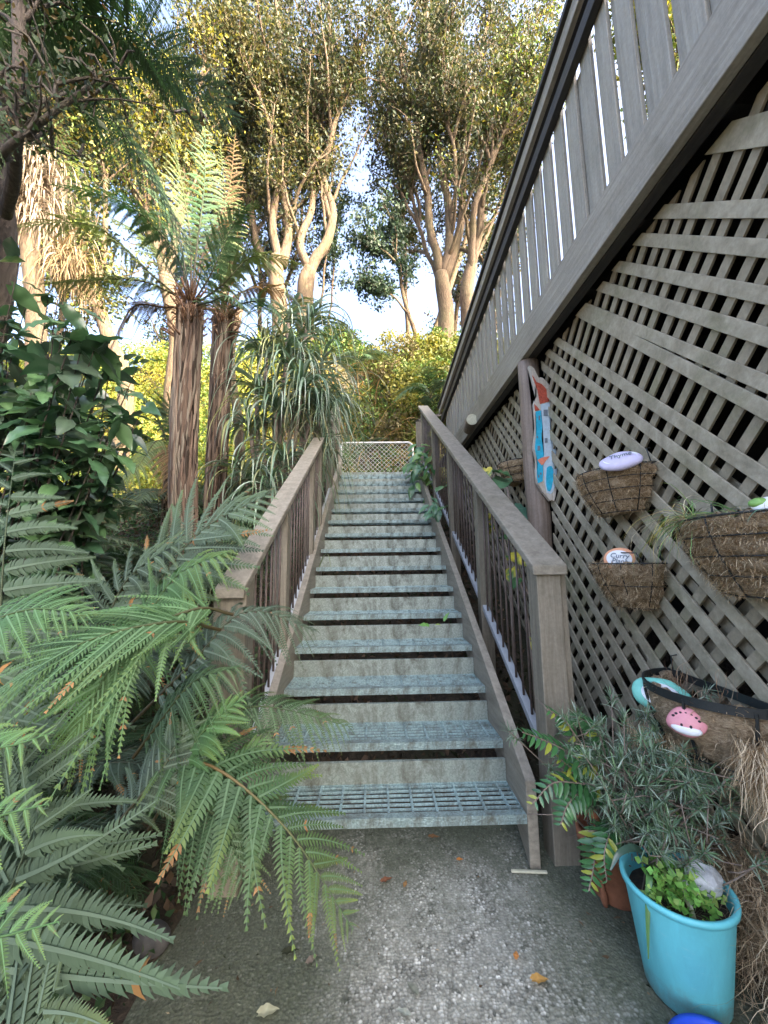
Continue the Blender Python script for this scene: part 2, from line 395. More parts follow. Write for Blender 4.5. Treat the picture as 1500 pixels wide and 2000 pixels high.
# ---- strap leaves / grass ribbons
def ribbons(starts, dirs, lens, width, cols, n=9, grav=1.0, rng=RNG, name='leaf', parent=None, mat='glossy_leaf', fold=.25, wob=.05, tj=.22, curl=0):
    starts = np.asarray(starts, float); m_ = len(starts); dirs = nrm(np.asarray(dirs, float)); lens = np.asarray(lens, float)
    P = np.zeros((m_, n, 3)); P[:, 0] = starts; d = dirs.copy(); st = lens/(n-1)
    g = np.asarray(grav)*np.ones(m_)
    for i in range(1, n):
        P[:, i] = P[:, i-1]+d*st[:, None]
        d = nrm(d+np.array([0, 0, -1])*(g*1.6/n)[:, None]*(i/n+.35)+wob*rng.normal(size=(m_, 3)))
    G = nrm(np.gradient(P, axis=1)); X = nrm(np.cross(G, np.array([0.1, 0.05, 1.0]))+.25*rng.normal(size=(m_, 1, 3))); Z = np.cross(X, G)
    s = np.linspace(0, 1, n); wd = (np.minimum(1, .45+2.2*s)*np.clip(1-s, .02, 1)**.6)[None, :, None]*np.asarray(width).reshape(-1, 1, 1)/2
    A = P-X*wd+Z*wd*fold; B = P-Z*wd*fold; D_ = P+X*wd+Z*wd*fold
    V = np.stack([A, B, D_], 2).reshape(-1, 3)
    k = (np.arange(m_)[:, None]*n+np.arange(n-1)[None]).reshape(-1, 1)*3
    F = np.concatenate([k+[0, 1, 4, 3], k+[1, 2, 5, 4]])
    cols = np.asarray(cols); c = cols[rng.integers(0, len(cols), m_)]*(1+tj*rng.normal(size=(m_, 1))).clip(.4, 1.7)
    return np_mesh(name, V, [F], np.repeat(c, n*3, 0), mat, parent)

# ================================================================ SETTING
def sm(x, a, b): x = min(1, max(0, (x-a)/(b-a))); return x*x*(3-2*x)
def gh(x, y):                              # height of the ground
    z = .60*max(0, min(y, 6.15)-2.0) - .03
    if x < -.62: z = max(z, .62*max(0, min(y, 6.5)-1.75))*(1-.25*sm(-x, 1.0, 4.0)) + .10*sm(-x, .62, 1.4)
    if y > 7.6: z += 1.55*(min(y, 10.6)-7.6) + .12*max(0, y-10.6)
    z += .05*noise.noise(Vector((x*1.3, y*1.3, 0)))*sm(y, 2.0, 3.0) + .12*noise.noise(Vector((x*.5, y*.5, 3)))*sm(y, 7, 9)
    if x > 1.35 and y < 7: z = min(z, .35*max(0, y-2.0)-.03)
    return z
mb = MB(); xs = [-40, -25, -16, -11, -8]+[-6+.2*i for i in range(61)]+[8, 11, 16, 25, 40]; ys = [-12, -6, -3]+[-2+.2*i for i in range(76)]+[15, 18, 24, 35, 60]
for y in ys:
    for x in xs: mb.v.append((x, y, gh(x, y))); mb.c.append((0, 0, 0))
nx = len(xs)
for j in range(len(ys)-1):
    for i in range(nx-1): mb.f.append((j*nx+i, j*nx+i+1, (j+1)*nx+i+1, (j+1)*nx+i))
tag(mb.build('ground', 'leaf_litter_soil', smooth=True), kind='structure')
mb = MB()                                  # the aggregate concrete path
px = [-.78+.085*i for i in range(23)]; py = [-1.4+.1*i for i in range(36)]
for y in py:
    for i, x in enumerate(px):
        e = .04*noise.noise(Vector((0, y*2.2, 5))) if i in (0, 22) else 0
        z = 0.004+.006*noise.noise(Vector((x*2, y*2, 1)))-.018*sm(abs(x-.16), .75, .95)
        mb.v.append((x+e, y, z)); mb.c.append((0, 0, 0))
for j in range(len(py)-1):
    for i in range(22): mb.f.append((j*23+i, j*23+i+1, (j+1)*23+i+1, (j+1)*23+i))
tag(mb.build('path', 'aggregate_concrete', smooth=True), kind='structure')

# ================================================================ STAIRS
CX, D0, Z0, G_, RI, W_ = .04, 1.735, .207, .28, .16924, 1.143
def nz(y): return Z0+(y-D0)*RI/G_
XL, XR = CX-W_/2, CX+W_/2
stairs = thing('staircase', 'long straight flight of galvanised grating steps between brown timber stringers', 'staircase', (CX, D0, 0))
def put(mb, name, mat, parent, **k):       # children of an Empty keep world coordinates
    o = mb.build(name, mat, parent, **k)
    return o
class _I: pass
def rel(root):                             # parent inverse so that world coordinates can be used below it
    return Matrix.Translation(-Vector(root.location))
def under(o, root): o.parent = root; o.matrix_parent_inverse = Matrix.Translation(-Vector(root.location)); return o
NT = 15
tread_o = MB()
# one tread: nosing, upstand, frame; grating as its sub-part
def tread_meshes():
    a = MB()                               # chequer-plate nosing
    a.box(-W_/2, W_/2, 0, .036, -.004, .002); a.box(-W_/2, W_/2, 0, .004, -.034, -.0041)
    g = MB()                               # bearing bars across, twisted rods along
    g.box(-W_/2, W_/2, .2465, .251, -.03, .001)
    g.box(-W_/2, -W_/2+.004, .0365, .246, -.03, -.0005); g.box(W_/2-.004, W_/2, .0365, .246, -.03, -.0005)
    for i in range(6):
        y = .066+i*.0335; g.box(-W_/2+.0045, W_/2-.0045, y-.0032, y+.0032, -.011, -.001)
    for i in range(11):
        x = -W_/2+.055+i*.1033; g.box(x-.0045, x+.0045, .037, .246, -.009, .0022)
    u = MB()                               # rear upstand plate
    u.box(-W_/2, W_/2, .2515, .2555, -.03, .098); u.box(-W_/2, W_/2, .2556, .270, .094, .098)
    return a, g, u
a_, g_, u_ = tread_meshes()
for k in range(NT):
    if k == 0:
        t0 = a_.build('tread', 'galvanised_chequer'); C.objects.unlink(t0)
        g0 = g_.build('grating', 'galvanised'); C.objects.unlink(g0)
        u0 = u_.build('upstand_plate', 'galvanised_plate'); C.objects.unlink(u0)
    t1 = t0.copy(); C.objects.link(t1); t1.parent = stairs; t1.location = (0, k*G_, Z0+k*RI)
    g1 = g0.copy(); C.objects.link(g1); g1.parent = t1
    u1 = u0.copy(); C.objects.link(u1); u1.parent = t1
YE = D0+NT*G_+.05
for sx in (-1, 1):
    x0 = XL-.047 if sx < 0 else XR+.002
    s_ = MB()
    x1 = x0+.045
    yb = 1.735
    s_.hexa([(x0, yb, 0.0), (x1, yb, 0.0), (x1, YE, nz(YE)-.17), (x0, YE, nz(YE)-.17), (x0, yb, nz(yb)+.13), (x1, yb, nz(yb)+.13), (x1, YE, nz(YE)+.15), (x0, YE, nz(YE)+.15)])
    under(s_.build('stringer', 'rail_wood', bevel=.004), stairs)
# ---- balustrades
def balustrade(side):
    if side > 0:
        xc, posts, segs = .775, [1.80, 2.80, 3.80, 4.82, 5.86], [(1.72, 5.93)]
        rt = thing('stair_railing', 'brown timber handrail with thin rods on the right of the steps, below the lattice', 'railing', (xc, 1.8, 0), 'the two stair railings')
    else:
        xc, posts, segs = -.60, [1.70, 2.46, 3.42, 3.90, 4.9, 5.86], [(1.60, 3.97), (4.83, 5.93)]
        rt = thing('stair_railing', 'brown timber handrail with thin rods left of the steps among the ferns', 'railing', (xc, 1.7, 0), 'the two stair railings')
    RH = 1.035
    for (ya, yb) in segs:
        h = MB(); hw = .078 if side > 0 else .060
        h.slope(xc-hw, xc+hw, ya, yb, nz(ya)+RH-.045, nz(yb)+RH-.045, nz(ya)+RH, nz(yb)+RH)
        under(h.build('handrail', 'rail_wood', bevel=.006), rt)
    big = True
    for i, y in enumerate(posts):
        p = MB(); w1 = .085 if i else .11; hw = w1/2
        zb = gh(xc, y)-.1 if i else 0.0
        top = nz(y-hw)+RH-.047
        if side < 0 and i == len(posts)-1: top += .10
        p.hexa([(xc-hw, y-hw, zb), (xc+hw, y-hw, zb), (xc+hw, y+hw, zb), (xc-hw, y+hw, zb), (xc-hw, y-hw, top), (xc+hw, y-hw, top), (xc+hw, y+hw, top+w1*.6), (xc-hw, y+hw, top+w1*.6)])
        o = under(p.build('newel_post' if i == 0 else 'post', 'post_wood', bevel=.004), rt)
        if i == 0:                         # second timber laid against the newel's back
            q = MB(); q.box(xc+hw+.002 if side > 0 else xc-hw-.04, xc+hw+.04 if side > 0 else xc-hw-.002, y-.02, y+.075, 0, top-.01)
            under(q.build('packer', 'post_wood', bevel=.003), rt)
    # flat bar that carries the rods, then the rods between posts
    fb = MB(); ya, yb = posts[0]+.06, posts[-1]-.045
    xb = xc-.012*side
    fb.slope(xb-.02, xb+.02, ya, yb, nz(ya)+.085, nz(yb)+.085, nz(ya)+.125, nz(yb)+.125)
    under(fb.build('bottom_rail', 'flat_bar', bevel=.002), rt)
    for i in range(len(posts)-1):
        a, b = posts[i]+.06, posts[i+1]-.05
        if side < 0 and 3.95 < a < 4.8: continue
        n = max(1, round((b-a)/.098))
        for j in range(n):
            y = a+(j+.5)*(b-a)/n
            r = MB(); r.tube([(xb, y, nz(y)+.126), (xb, y, nz(y)+RH-.046)], .0062, 8)
            under(r.build('rod', 'rod_paint', smooth=True), rt)
    return rt
balustrade(1); balustrade(-1)
# ---- gate at the top
gt = thing('garden_gate', 'low chain link gate in a pale steel frame across the top of the steps', 'gate', (.04, 6.8, 2.58))
ga, gb, gz0, gz1 = at(667, 865, 6.8), at(806, 873, 6.8), 2.50, None
x0, x1, z1 = ga.x, gb.x, ga.z
fr = MB(); rc = .09
path_ = [(x0, 6.8, gz0), (x0, 6.8, z1-.02), (x0+.02, 6.8, z1)]+[(x1-rc, 6.8, z1)]+[(x1-rc+rc*math.sin(a), 6.8, z1-rc+rc*math.cos(a)) for a in (.4, .8, 1.2, 1.57)]+[(x1, 6.8, gz0), (x0, 6.8, gz0)]
fr.tube(path_, .016, 8); under(fr.build('gate_frame', 'gate_steel', smooth=True), gt)
ml = MB(); st = .082
wz = z1-gz0; wx = x1-x0; k = -wz
while k < wx:
    for sgn in (1, -1):
        pts = []
        for q in (0, 1):
            zz = gz0+.01 if q == 0 else z1-.01; xx = x0+k+(0 if q == 0 else wz)
            pts.append([xx, zz])
        (xa, za), (xb, zb) = pts
        if xa < x0: za += (x0-xa); xa = x0
        if xb > x1: zb -= (xb-x1); xb = x1
        if sgn < 0: xa, xb = x0+x1-xa, x0+x1-xb
        if zb-za > .03: ml.tube([(xa, 6.8+.003*sgn, za), (xb, 6.8+.003*sgn, zb)], .0030, 4)
    k += st
under(ml.build('chain_link_mesh', 'gate_steel'), gt)

# ================================================================ DECK, BALUSTRADE, LATTICE
XB = 1.10
dk = thing('raised_deck', 'raised timber deck on the right with a long grey edge beam', 'deck', (XB, 3, 2.75))
b_ = MB(); b_.box(XB, XB+.045, -.9, 5.55, 2.752, 2.995); under(b_.build('edge_beam', 'beam_wood', bevel=.004), dk)
b_ = MB(); b_.box(XB+.0455, XB+.10, -.9, 5.55, 2.745, 2.99); under(b_.build('inner_beam', 'dark_stained_wood', bevel=.003), dk)
b_ = MB(); b_.box(XB+.0455, 4.6, -.9, 6.9, 2.995, 3.03); under(b_.build('floor', 'dark_stained_wood'), dk)
for i in range(16):
    y = -.7+i*.45; j_ = MB(); j_.box(XB+.101, 4.5, y, y+.045, 2.80, 2.993); under(j_.build('joist', 'dark_stained_wood'), dk)
p_ = MB(); pp = [(1.165+.004*math.sin(i), 2.72+.004*math.cos(i*2), -.05+i*.2) for i in range(14)]; pp.append((1.165, 2.72, 2.744))
p_.tube(pp, [.084-.0006*i for i in range(15)], 20); art_post = under(p_.build('support_post', 'old_log', smooth=True), dk)
p_ = MB(); p_.tube([(1.2, 5.45, 1.3), (1.2, 5.45, 2.744)], .08, 16); under(p_.build('support_post', 'old_log', smooth=True), dk)
le = thing('log_stub', 'pale sawn end of a log poking out under the deck beam beyond the post', 'log end', (1.06, 4.05, 2.79))
s_ = MB(); s_.tube([(1.055, 4.0, 2.79), (1.09, 4.3, 2.79)], .062, 18); under(s_.build('log', 'old_log'), le)
s_ = MB(); s_.tube([(1.0545, 3.988, 2.79), (1.055, 3.999, 2.79)], .061, 18); under(s_.build('sawn_face', 'log_end'), le)

db = thing('deck_balustrade', 'tall fence of close grey boards with a black cap rail on the raised deck', 'fence', (1.14, 3, 3))
def rz(y): return 4.235-.0865*(y-1.6)
Y0, Y1 = -.8, 6.15
c_ = MB(); c_.slope(1.045, 1.20, Y0, Y1, rz(Y0)-.035, rz(Y1)-.035, rz(Y0), rz(Y1)); under(c_.build('cap_rail', 'dark_stained_wood', bevel=.003), db)
c_ = MB(); c_.slope(1.068, 1.098, Y0, Y1, rz(Y0)-.13, rz(Y1)-.13, rz(Y0)-.037, rz(Y1)-.037); under(c_.build('fascia_rail', 'beam_wood', bevel=.003), db)
c_ = MB(); c_.slope(1.10, 1.145, Y0, Y1, rz(Y0)-.26, rz(Y1)-.26, rz(Y0)-.175, rz(Y1)-.175); under(c_.build('upper_rail', 'dark_stained_wood', bevel=.003), db)
rn = random.Random(3); i = 0; y = Y0+.02
while y < Y1-.15:
    wd = .092+rn.uniform(-.005, .005); f = MB(); dz = rn.uniform(-.012, .012); xo = rn.uniform(-.002, .003)
    f.slope(1.147+xo, 1.168+xo, y, y+wd, 2.85, 2.85, rz(y)-.27+dz+.07, rz(y+wd)-.27+dz+.07)
    under(f.build('board', 'picket_wood', bevel=.003), db)
    g1 = .011+max(0, rn.gauss(.002, .006)); 
    if i % 2 == 0 or True:
        bw = .050+g1; y2 = y+wd+rn.choice((-.006, .002, .008)); bw -= rn.choice((.002, .008, .012))
        f = MB(); f.slope(1.1695, 1.188, y2, y2+bw, 2.86, 2.86, rz(y2)-.25, rz(y2+bw)-.25)
        under(f.build('board', 'picket_wood', bevel=.003), db)
    y += wd+.050+g1-.002; i += 1
# short rail from the top of the steps to the deck fence
lr = thing('landing_rail', 'short dark rail joining the stair handrail to the deck fence at the top', 'railing', (.9, 6.2, 3.6))
s_ = MB(); s_.bar((.70, 6.15, 3.60), (1.12, 6.35, 3.78), .09, .04); s_.bar((.70, 6.15, 3.42), (1.12, 6.35, 3.60), .04, .09); under(s_.build('rail', 'dark_stained_wood', bevel=.003), lr)
s_ = MB(); s_.box(.68, .76, 6.12, 6.2, 2.5, 3.58); under(s_.build('post', 'post_wood', bevel=.003), lr)

# lattice: 45 degree slats in two layers, clipped to the space between ground and beam
XLAT = 1.235
lt = thing('lattice_screen', 'weathered brown diagonal lattice closing in the space under the deck', 'lattice', (XLAT, 2.5, 1.4))
def clip(poly, n, c):                       # keep points with n.p <= c  (2-D)
    out = []
    for i in range(len(poly)):
        a, b = poly[i], poly[(i+1) % len(poly)]
        da, db_ = n[0]*a[0]+n[1]*a[1]-c, n[0]*b[0]+n[1]*b[1]-c
        if da <= 0: out.append(a)
        if (da < 0) != (db_ < 0) and da != db_:
            t = da/(da-db_); out.append((a[0]+(b[0]-a[0])*t, a[1]+(b[1]-a[1])*t))
    return out
def slat_layer(front, y0, y1, slope_lo, z_hi, spacing, wd, x0, th, rn, name, mat):
    m_ = MB(); r2 = 2**.5; sgn = 1 if front else -1   # front slats climb away from the camera
    s = -5.0
    while s < 5.5:
        sc = s+rn.uniform(-.006, .006); w2 = wd*rn.uniform(.93, 1.05); tilt = rn.gauss(0, .006)
        if rn.random() < .04: tilt += rn.choice((-1, 1))*.05
        d = Vector((1, sgn+tilt)).normalized(); nn = Vector((-d.y, d.x))
        c0 = nn*(sc*1.0); A = c0-d*9; B = c0+d*9
        poly = [tuple(A-nn*w2/2), tuple(B-nn*w2/2), tuple(B+nn*w2/2), tuple(A+nn*w2/2)]
        cut = y1
        for n_, c_ in (((-1, 0), -y0), ((1, 0), y1), ((0, 1), z_hi), ((slope_lo, -1), slope_lo*2.2+.03), ((0, -1), .02)):
            if poly: poly = clip(poly, n_, c_)
        s += spacing*rn.uniform(.93, 1.07)
        if len(poly) < 3: continue
        k = len(poly); xa = x0+rn.uniform(-.0015, .0015)
        vs = [(xa, p[0], p[1]) for p in poly]+[(xa+th, p[0], p[1]) for p in poly]
        m_.add(vs, [tuple(reversed(range(k))), tuple(range(k, 2*k))]+[(i, (i+1) % k, k+(i+1) % k, k+i) for i in range(k)])
    return under(m_.build(name, mat, bevel=.0015), lt)
rn = random.Random(5)
for (ya, yb) in ((-.6, 2.66), (2.80, 5.4)):
    slat_layer(True, ya, yb, .42, 2.742, .112, .050, XLAT, .010, rn, 'front_slats', 'lattice_front')
    slat_layer(False, ya, yb, .42, 2.742, .090, .043, XLAT+.014, .010, rn, 'back_slats', 'lattice_back')
slat_layer(True, -.6, 2.3, .42, 1.62, .224, .046, XLAT+.045, .010, rn, 'inner_slats', 'lattice_back')
slat_layer(False, -.6, 2.6, .42, 1.50, .270, .046, XLAT+.058, .010, rn, 'inner_slats', 'lattice_back')
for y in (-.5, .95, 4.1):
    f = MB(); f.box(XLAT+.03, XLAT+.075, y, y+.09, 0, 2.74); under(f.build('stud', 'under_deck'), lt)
uw = thing('added_dark_wall', 'near black wall added far behind the lattice to keep the space under the deck dark', 'wall', (3.4, 3, 0))
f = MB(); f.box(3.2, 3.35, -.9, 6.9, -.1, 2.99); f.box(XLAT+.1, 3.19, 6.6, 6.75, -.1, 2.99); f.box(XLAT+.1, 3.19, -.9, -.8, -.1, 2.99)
under(f.build('wall_panel', 'under_deck'), uw)  # near-black wall added to darken the space seen through the lattice

# unseen building added right of the deck to cast shade on the steps
hs = thing('added_house', 'unseen weatherboard building added beyond the deck on the right to shade the steps', 'added_house', (7, -1, 0))
f = MB()
for k in range(43): f.slope(4.68, 4.70, -7.5, 3.9, k*.2, k*.2, k*.2+.198, k*.2+.198)
f.box(4.701, 10, -7.5, 3.9, 0, 8.6); under(f.build('wall', 'added_house_boards'), hs)
f = MB(); f.add([(4.2, -7.9, 8.6), (10.5, -7.9, 8.6), (10.5, 4.3, 8.6), (4.2, 4.3, 8.6), (7.3, -7.9, 10.2), (7.3, 4.3, 10.2)], [(0, 1, 4), (3, 5, 2), (0, 4, 5, 3), (1, 2, 5, 4), (0, 3, 2, 1)])
under(f.build('roof', 'dark_stained_wood'), hs)

# ================================================================ BASKETS AND WALL THINGS
def text_mesh(txt, size, name, mat, parent, M):
    cu = bpy.data.curves.new(name, 'FONT'); cu.body = txt; cu.size = size; cu.align_x = 'CENTER'; cu.align_y = 'CENTER'; cu.extrude = .0004; cu.space_line = .85; cu.shear = .15
    tmp = bpy.data.objects.new(name, cu); C.objects.link(tmp); bpy.context.view_layer.update()
    me = bpy.data.meshes.new_from_object(tmp.evaluated_get(bpy.context.evaluated_depsgraph_get()))
    C.objects.unlink(tmp); bpy.data.objects.remove(tmp)
    me.transform(M); me.materials.clear(); me.materials.append(MATS[mat])
    return under(bpy.data.objects.new(name, me), parent) if C.objects.link(o_ := bpy.data.objects.new(name, me)) else under(o_, parent)
def noisy(o, amp, sc, seed=0):
    me = o.data
    for v in me.vertices:
        n = noise.noise_vector(v.co*sc+Vector((seed, seed*2, 0))); v.co += n*amp
    return o
BCOL = [(.42, .30, .17), (.58, .44, .27), (.26, .17, .09), (.70, .57, .38)]
def wall_basket(label, yc, hw, depth, ztop, h, taper=.55, rings=3, ribs=5, hairs=3200, seed=0, group='coir lined wire baskets on the lattice', flat=False, fill=.75, wire=.0022, sag=0):
    X = XLAT-.012
    root = thing('wall_basket', label, 'basket', (X, yc, ztop), group); rg = np.random.default_rng(seed+50)
    def pt(a, t, r=1.0):                    # a: 0..pi around the front, t: 0 top .. 1 bottom
        k = (1-(1-taper)*t**1.6)*r
        return Vector((X-math.sin(a)*depth*k, yc-math.cos(a)*hw*k, ztop-h*t-sag*math.sin(a)*t))
    m_ = MB(); na, nt_ = 40, 14; vs = []; fs = []
    for layer, rr in ((0, .97), (1, .86)):
        for j in range(nt_+1):
            for i in range(na+1):
                t = j/nt_*(1 if layer == 0 else .9); b = (.07*abs(math.sin(t*math.pi*rings))-.03)*(1 if layer == 0 else 0)
                vs.append(pt(math.pi*i/na, t, rr+b))
    nn = (na+1)*(nt_+1)
    for l in (0, 1):
        for j in range(nt_):
            for i in range(na):
                q = (l*nn+j*(na+1)+i, l*nn+j*(na+1)+i+1, l*nn+(j+1)*(na+1)+i+1, l*nn+(j+1)*(na+1)+i)
                fs.append(q if l == 0 else q[::-1])
    for i in range(na): fs.append((i, nn+i, nn+i+1, i+1)); 
    b0 = nt_*(na+1)
    fs.append(tuple(b0+i for i in range(na+1)))
    m_.add(vs, fs); ln = under(m_.build('coir_liner', 'coir', smooth=True), root); noisy(ln, .020, 22, seed); noisy(ln, .010, 60, seed)
    # loose fibres
    A = rg.random(hairs)*math.pi; T_ = rg.random(hairs)**1.2
    P = np.array([pt(a, t, 1.0) for a, t in zip(A, T_)]); D_ = np.array([(-math.sin(a), -math.cos(a), 0) for a in A])*.7+rg.normal(size=(hairs, 3))*.9
    hairs_ = hairs; fb_ = ribbons(P, D_, rg.uniform(.012, .045, hairs), .0022, BCOL, n=5, grav=.7, rng=rg, name='fibre', mat='dry_fibre', wob=.35); under(fb_, ln)
    # soil
    so = MB(); so.add([pt(math.pi*i/24, 1-fill, .9) for i in range(25)]+[Vector((X, yc, ztop-h*(1-fill)+.01))], [(i, i+1, 25) for i in range(24)])
    under(so.build('soil', 'potting_soil'), root)
    wf_ = MB()
    if flat:
        pts = [pt(math.pi*i/32, 0, 1.02) for i in range(33)]
        vs = []
        for p in pts:
            o_ = Vector((p.x-X, (p.y-yc)*depth/hw, 0)).normalized()*.003
            vs += [p+Vector((0, 0, .014))-o_, p+Vector((0, 0, .014))+o_, p-Vector((0, 0, .014))+o_, p-Vector((0, 0, .014))-o_]
        wf_.add(vs, [(i*4+k, i*4+(k+1) % 4, i*4+4+(k+1) % 4, i*4+4+k) for i in range(32) for k in range(4)])
        wf_.box(X-.004, X+.002, yc-hw, yc+hw, ztop-.014, ztop+.014)
    else:
        wf_.tube([pt(math.pi*i/32, 0, 1.03) for i in range(33)], wire*1.4, 6); wf_.tube([pt(0, 0, 1.03), pt(math.pi, 0, 1.03)], wire*1.4, 6)
    for j in range(1, rings+1): wf_.tube([pt(math.pi*i/24, j/rings, 1.03) for i in range(25)], wire, 5)
    for i in range(ribs): 
        a = math.pi*(i+.5)/ribs; wf_.tube([pt(a, j/10, 1.035) for j in range(11)], wire*(2.4 if flat else 1), 5)
    wf_.tube([(X, yc-hw*.9, ztop), (X-.01, yc-hw*.86, ztop+.07), (X+.012, yc-hw*.84, ztop+.075)], wire*1.3, 6)
    wf_.tube([(X, yc+hw*.9, ztop), (X-.01, yc+hw*.86, ztop+.07), (X+.012, yc+hw*.84, ztop+.075)], wire*1.3, 6)
    under(wf_.build('wire_frame', 'black_iron', smooth=not flat), root)
    return root, pt
ba, pa = wall_basket('round coir basket high on the lattice beside the painted driftwood, holding a lilac stone', 1.83, .215, .20, 1.675, .20, seed=1, taper=.6, rings=4)
bb, pb = wall_basket('small coir basket low beside the handrail end, holding an orange rimmed name stone', 1.80, .185, .18, 1.235, .20, seed=2, taper=.5, rings=2, hairs=4200)
bc, pc = wall_basket('large coir basket at the right edge with trailing yellow and green stems', 1.12, .27, .235, 1.375, .235, seed=3, taper=.6, rings=4, hairs=6500, wire=.0028)
bd, pd = wall_basket('far coir basket half hidden behind the post with the driftwood', 3.17, .19, .17, 2.075, .17, seed=4, rings=3, hairs=500)
be, pe = wall_basket('broken basket with a flat black iron rim and torn coir, lowest on the lattice', 1.43, .235, .215, .785, .20, seed=5, flat=True, rings=1, ribs=4, hairs=500, taper=.75, fill=.55)
# handle wires of the small basket
hb = MB(); hb.tube([pb(.5, 0, 1.03), pb(.6, 0, .9)+Vector((0, 0, .045)), pb(1.2, 0, .75)+Vector((0, 0, .05)), pb(1.9, 0, .9)], .003, 6); under(hb.build('bent_wire', 'black_iron', smooth=True), bb)

def stone(name, label, cat, c, r, rot, mat, face=None, facemat='paint_white', rim=None, group=None):
    root = thing(name, label, cat, c, group); E = Matrix.Rotation(0, 3, 'X')
    m_ = MB(); m_.ell((0, 0, 0), r[0], r[1], r[2], None, 32); o = m_.build('pebble', mat, root, smooth=True)
    for v in o.data.vertices:
        q = noise.noise_vector(v.co*14+Vector(c)*9); v.co.x += q.x*.009; v.co.y += q.y*.009
    root.rotation_euler = rot
    if face:
        m_ = MB(); n = 36
        m_.add([(face[0]*math.cos(2*math.pi*k/n), face[1]*math.sin(2*math.pi*k/n), r[2]*1.0+.0012-r[2]*(1-math.sqrt(max(0, 1-(face[0]/r[0])**2)))*1.0+.001) for k in range(n)]+[(0, 0, r[2]+.002)], [(k, (k+1) % n, n) for k in range(n)])
        m_.build('painted_face', facemat, root, smooth=True)
    return root
def text_on(root, txt, size, z, mat='paint_ink', off=(0, 0)):
    cu = bpy.data.curves.new('lettering', 'FONT'); cu.body = txt; cu.size = size; cu.align_x = 'CENTER'; cu.align_y = 'CENTER'; cu.extrude = .0006; cu.space_line = .8; cu.shear = .2; cu.offset = .0003
    tmp = bpy.data.objects.new('lettering', cu); C.objects.link(tmp); bpy.context.view_layer.update()
    me = bpy.data.meshes.new_from_object(tmp.evaluated_get(bpy.context.evaluated_depsgraph_get()))
    bpy.data.objects.remove(tmp)
    me.materials.clear(); me.materials.append(MATS[mat]); o = bpy.data.objects.new('lettering', me); link(o, root); o.location = (off[0], off[1], z)
    return o
# face normal (+Z local) turned towards the viewer, local +Y up
def face_rot(c, tilt=20, roll=0):
    d = (Vector((0, 0, H))-Vector(c)); yaw = math.atan2(d.x, -d.y)
    return (R(90-tilt), R(roll), yaw) if False else (Matrix.Rotation(yaw, 4, 'Z') @ Matrix.Rotation(R(90-tilt), 4, 'X') @ Matrix.Rotation(R(roll), 4, 'Z')).to_euler()
c = (1.10, 1.735, 1.245+.01); s1 = stone('painted_stone', 'oval white name stone with an orange rim, lettered Curry Plant', 'painted stone', c, (.062, .05, .012), face_rot(c, 10, -6), 'paint_orange', (.050, .039))
text_on(s1, 'Curry\nPlant', .030, .0145, 'paint_ink')
c = (1.10, 1.66, 1.69); s2 = stone('painted_stone', 'lilac and white oval name stone lying in the upper basket', 'painted stone', c, (.085, .055, .03), face_rot(c, 40, 14), 'paint_lilac', (.068, .034))
text_on(s2, 'Thyme', .032, .0325, 'paint_ink', (0, .002))
c = (1.075, 1.52, .735); s3 = stone('painted_stone', 'large mint green stone with a white face behind the black basket rim', 'painted stone', c, (.095, .065, .03), face_rot(c, 25, -8), 'paint_teal', (.062, .042))
m_ = MB()
for k in range(5): m_.tube([(-.035+.016*k, -.008+.004*math.sin(k*2), .034), (-.029+.016*k, .006, .0345), (-.024+.016*k, -.006, .034)], .0010, 4)
m_.build('faded_marks', 'paint_ink', s3)
c = (1.02, 1.335, .715); s4 = stone('ladybird_stone', 'pink and white stone painted as a ladybird with black spots', 'painted stone', c, (.055, .042, .026), face_rot(c, 20, -5), 'paint_pink', None)
m_ = MB()
for k in range(7):
    a = R(25+k*22); x, y = .037*math.cos(a), .026*math.sin(a); m_.ell((x, y, .0185), .005, .004, .003, None, 8)
m_.build('spots', 'paint_black', s4, smooth=True)
m_ = MB(); m_.ell((0, -.021, .0125), .042, .018, .0125, None, 16); m_.build('snout', 'paint_white', s4, smooth=True)
m_ = MB(); m_.ell((-.012, -.012, .0245), .004, .005, .003, None, 8); m_.ell((.012, -.012, .0245), .004, .005, .003, None, 8); m_.build('eyes', 'paint_black', s4, smooth=True)
c = (1.06, .99, 1.39); s5 = stone('painted_stone', 'white stone with a green leaf tip at the top of the large basket', 'painted stone', c, (.05, .035, .02), face_rot(c, 50, 10), 'paint_white', None)
m_ = MB(); m_.ell((-.03, .006, .012), .022, .016, .012, None, 10); m_.build('green_patch', 'paint_green', s5, smooth=True)
# plants in the baskets
rg = np.random.default_rng(21)
def plant_ribbons(name, label, cat, root_c, starts, dirs, lens, width, cols, mat='glossy_leaf', group=None, kind=None, part='blades', **k):
    r_ = thing(name, label, cat, root_c, group)
    o = ribbons(starts, dirs, lens, width, cols, name=part, mat=mat, **k); under(o, r_); return r_
n = 90; st_ = np.array([pc(2.0+.9*q, 0.0, .9) for q in rg.random(n)])+rg.normal(size=(n, 3))*.012
plant_ribbons('trailing_plant', 'yellow and green wiry stems spilling over the large basket', 'plant', (1.05, 1.3, 1.37), st_, np.c_[rg.normal(-.55, .35, n), rg.normal(.25, .45, n), rg.normal(.25, .25, n)], rg.uniform(.10, .28, n), .0032, [(.55, .48, .12), (.62, .50, .22), (.20, .35, .12), (.25, .38, .15), (.6, .52, .35)], mat='dry_fibre', grav=2.3, wob=.16, n=12)
n = 60; st_ = np.array([pc(.9+1.6*q, 0.02, .85) for q in rg.random(n)])
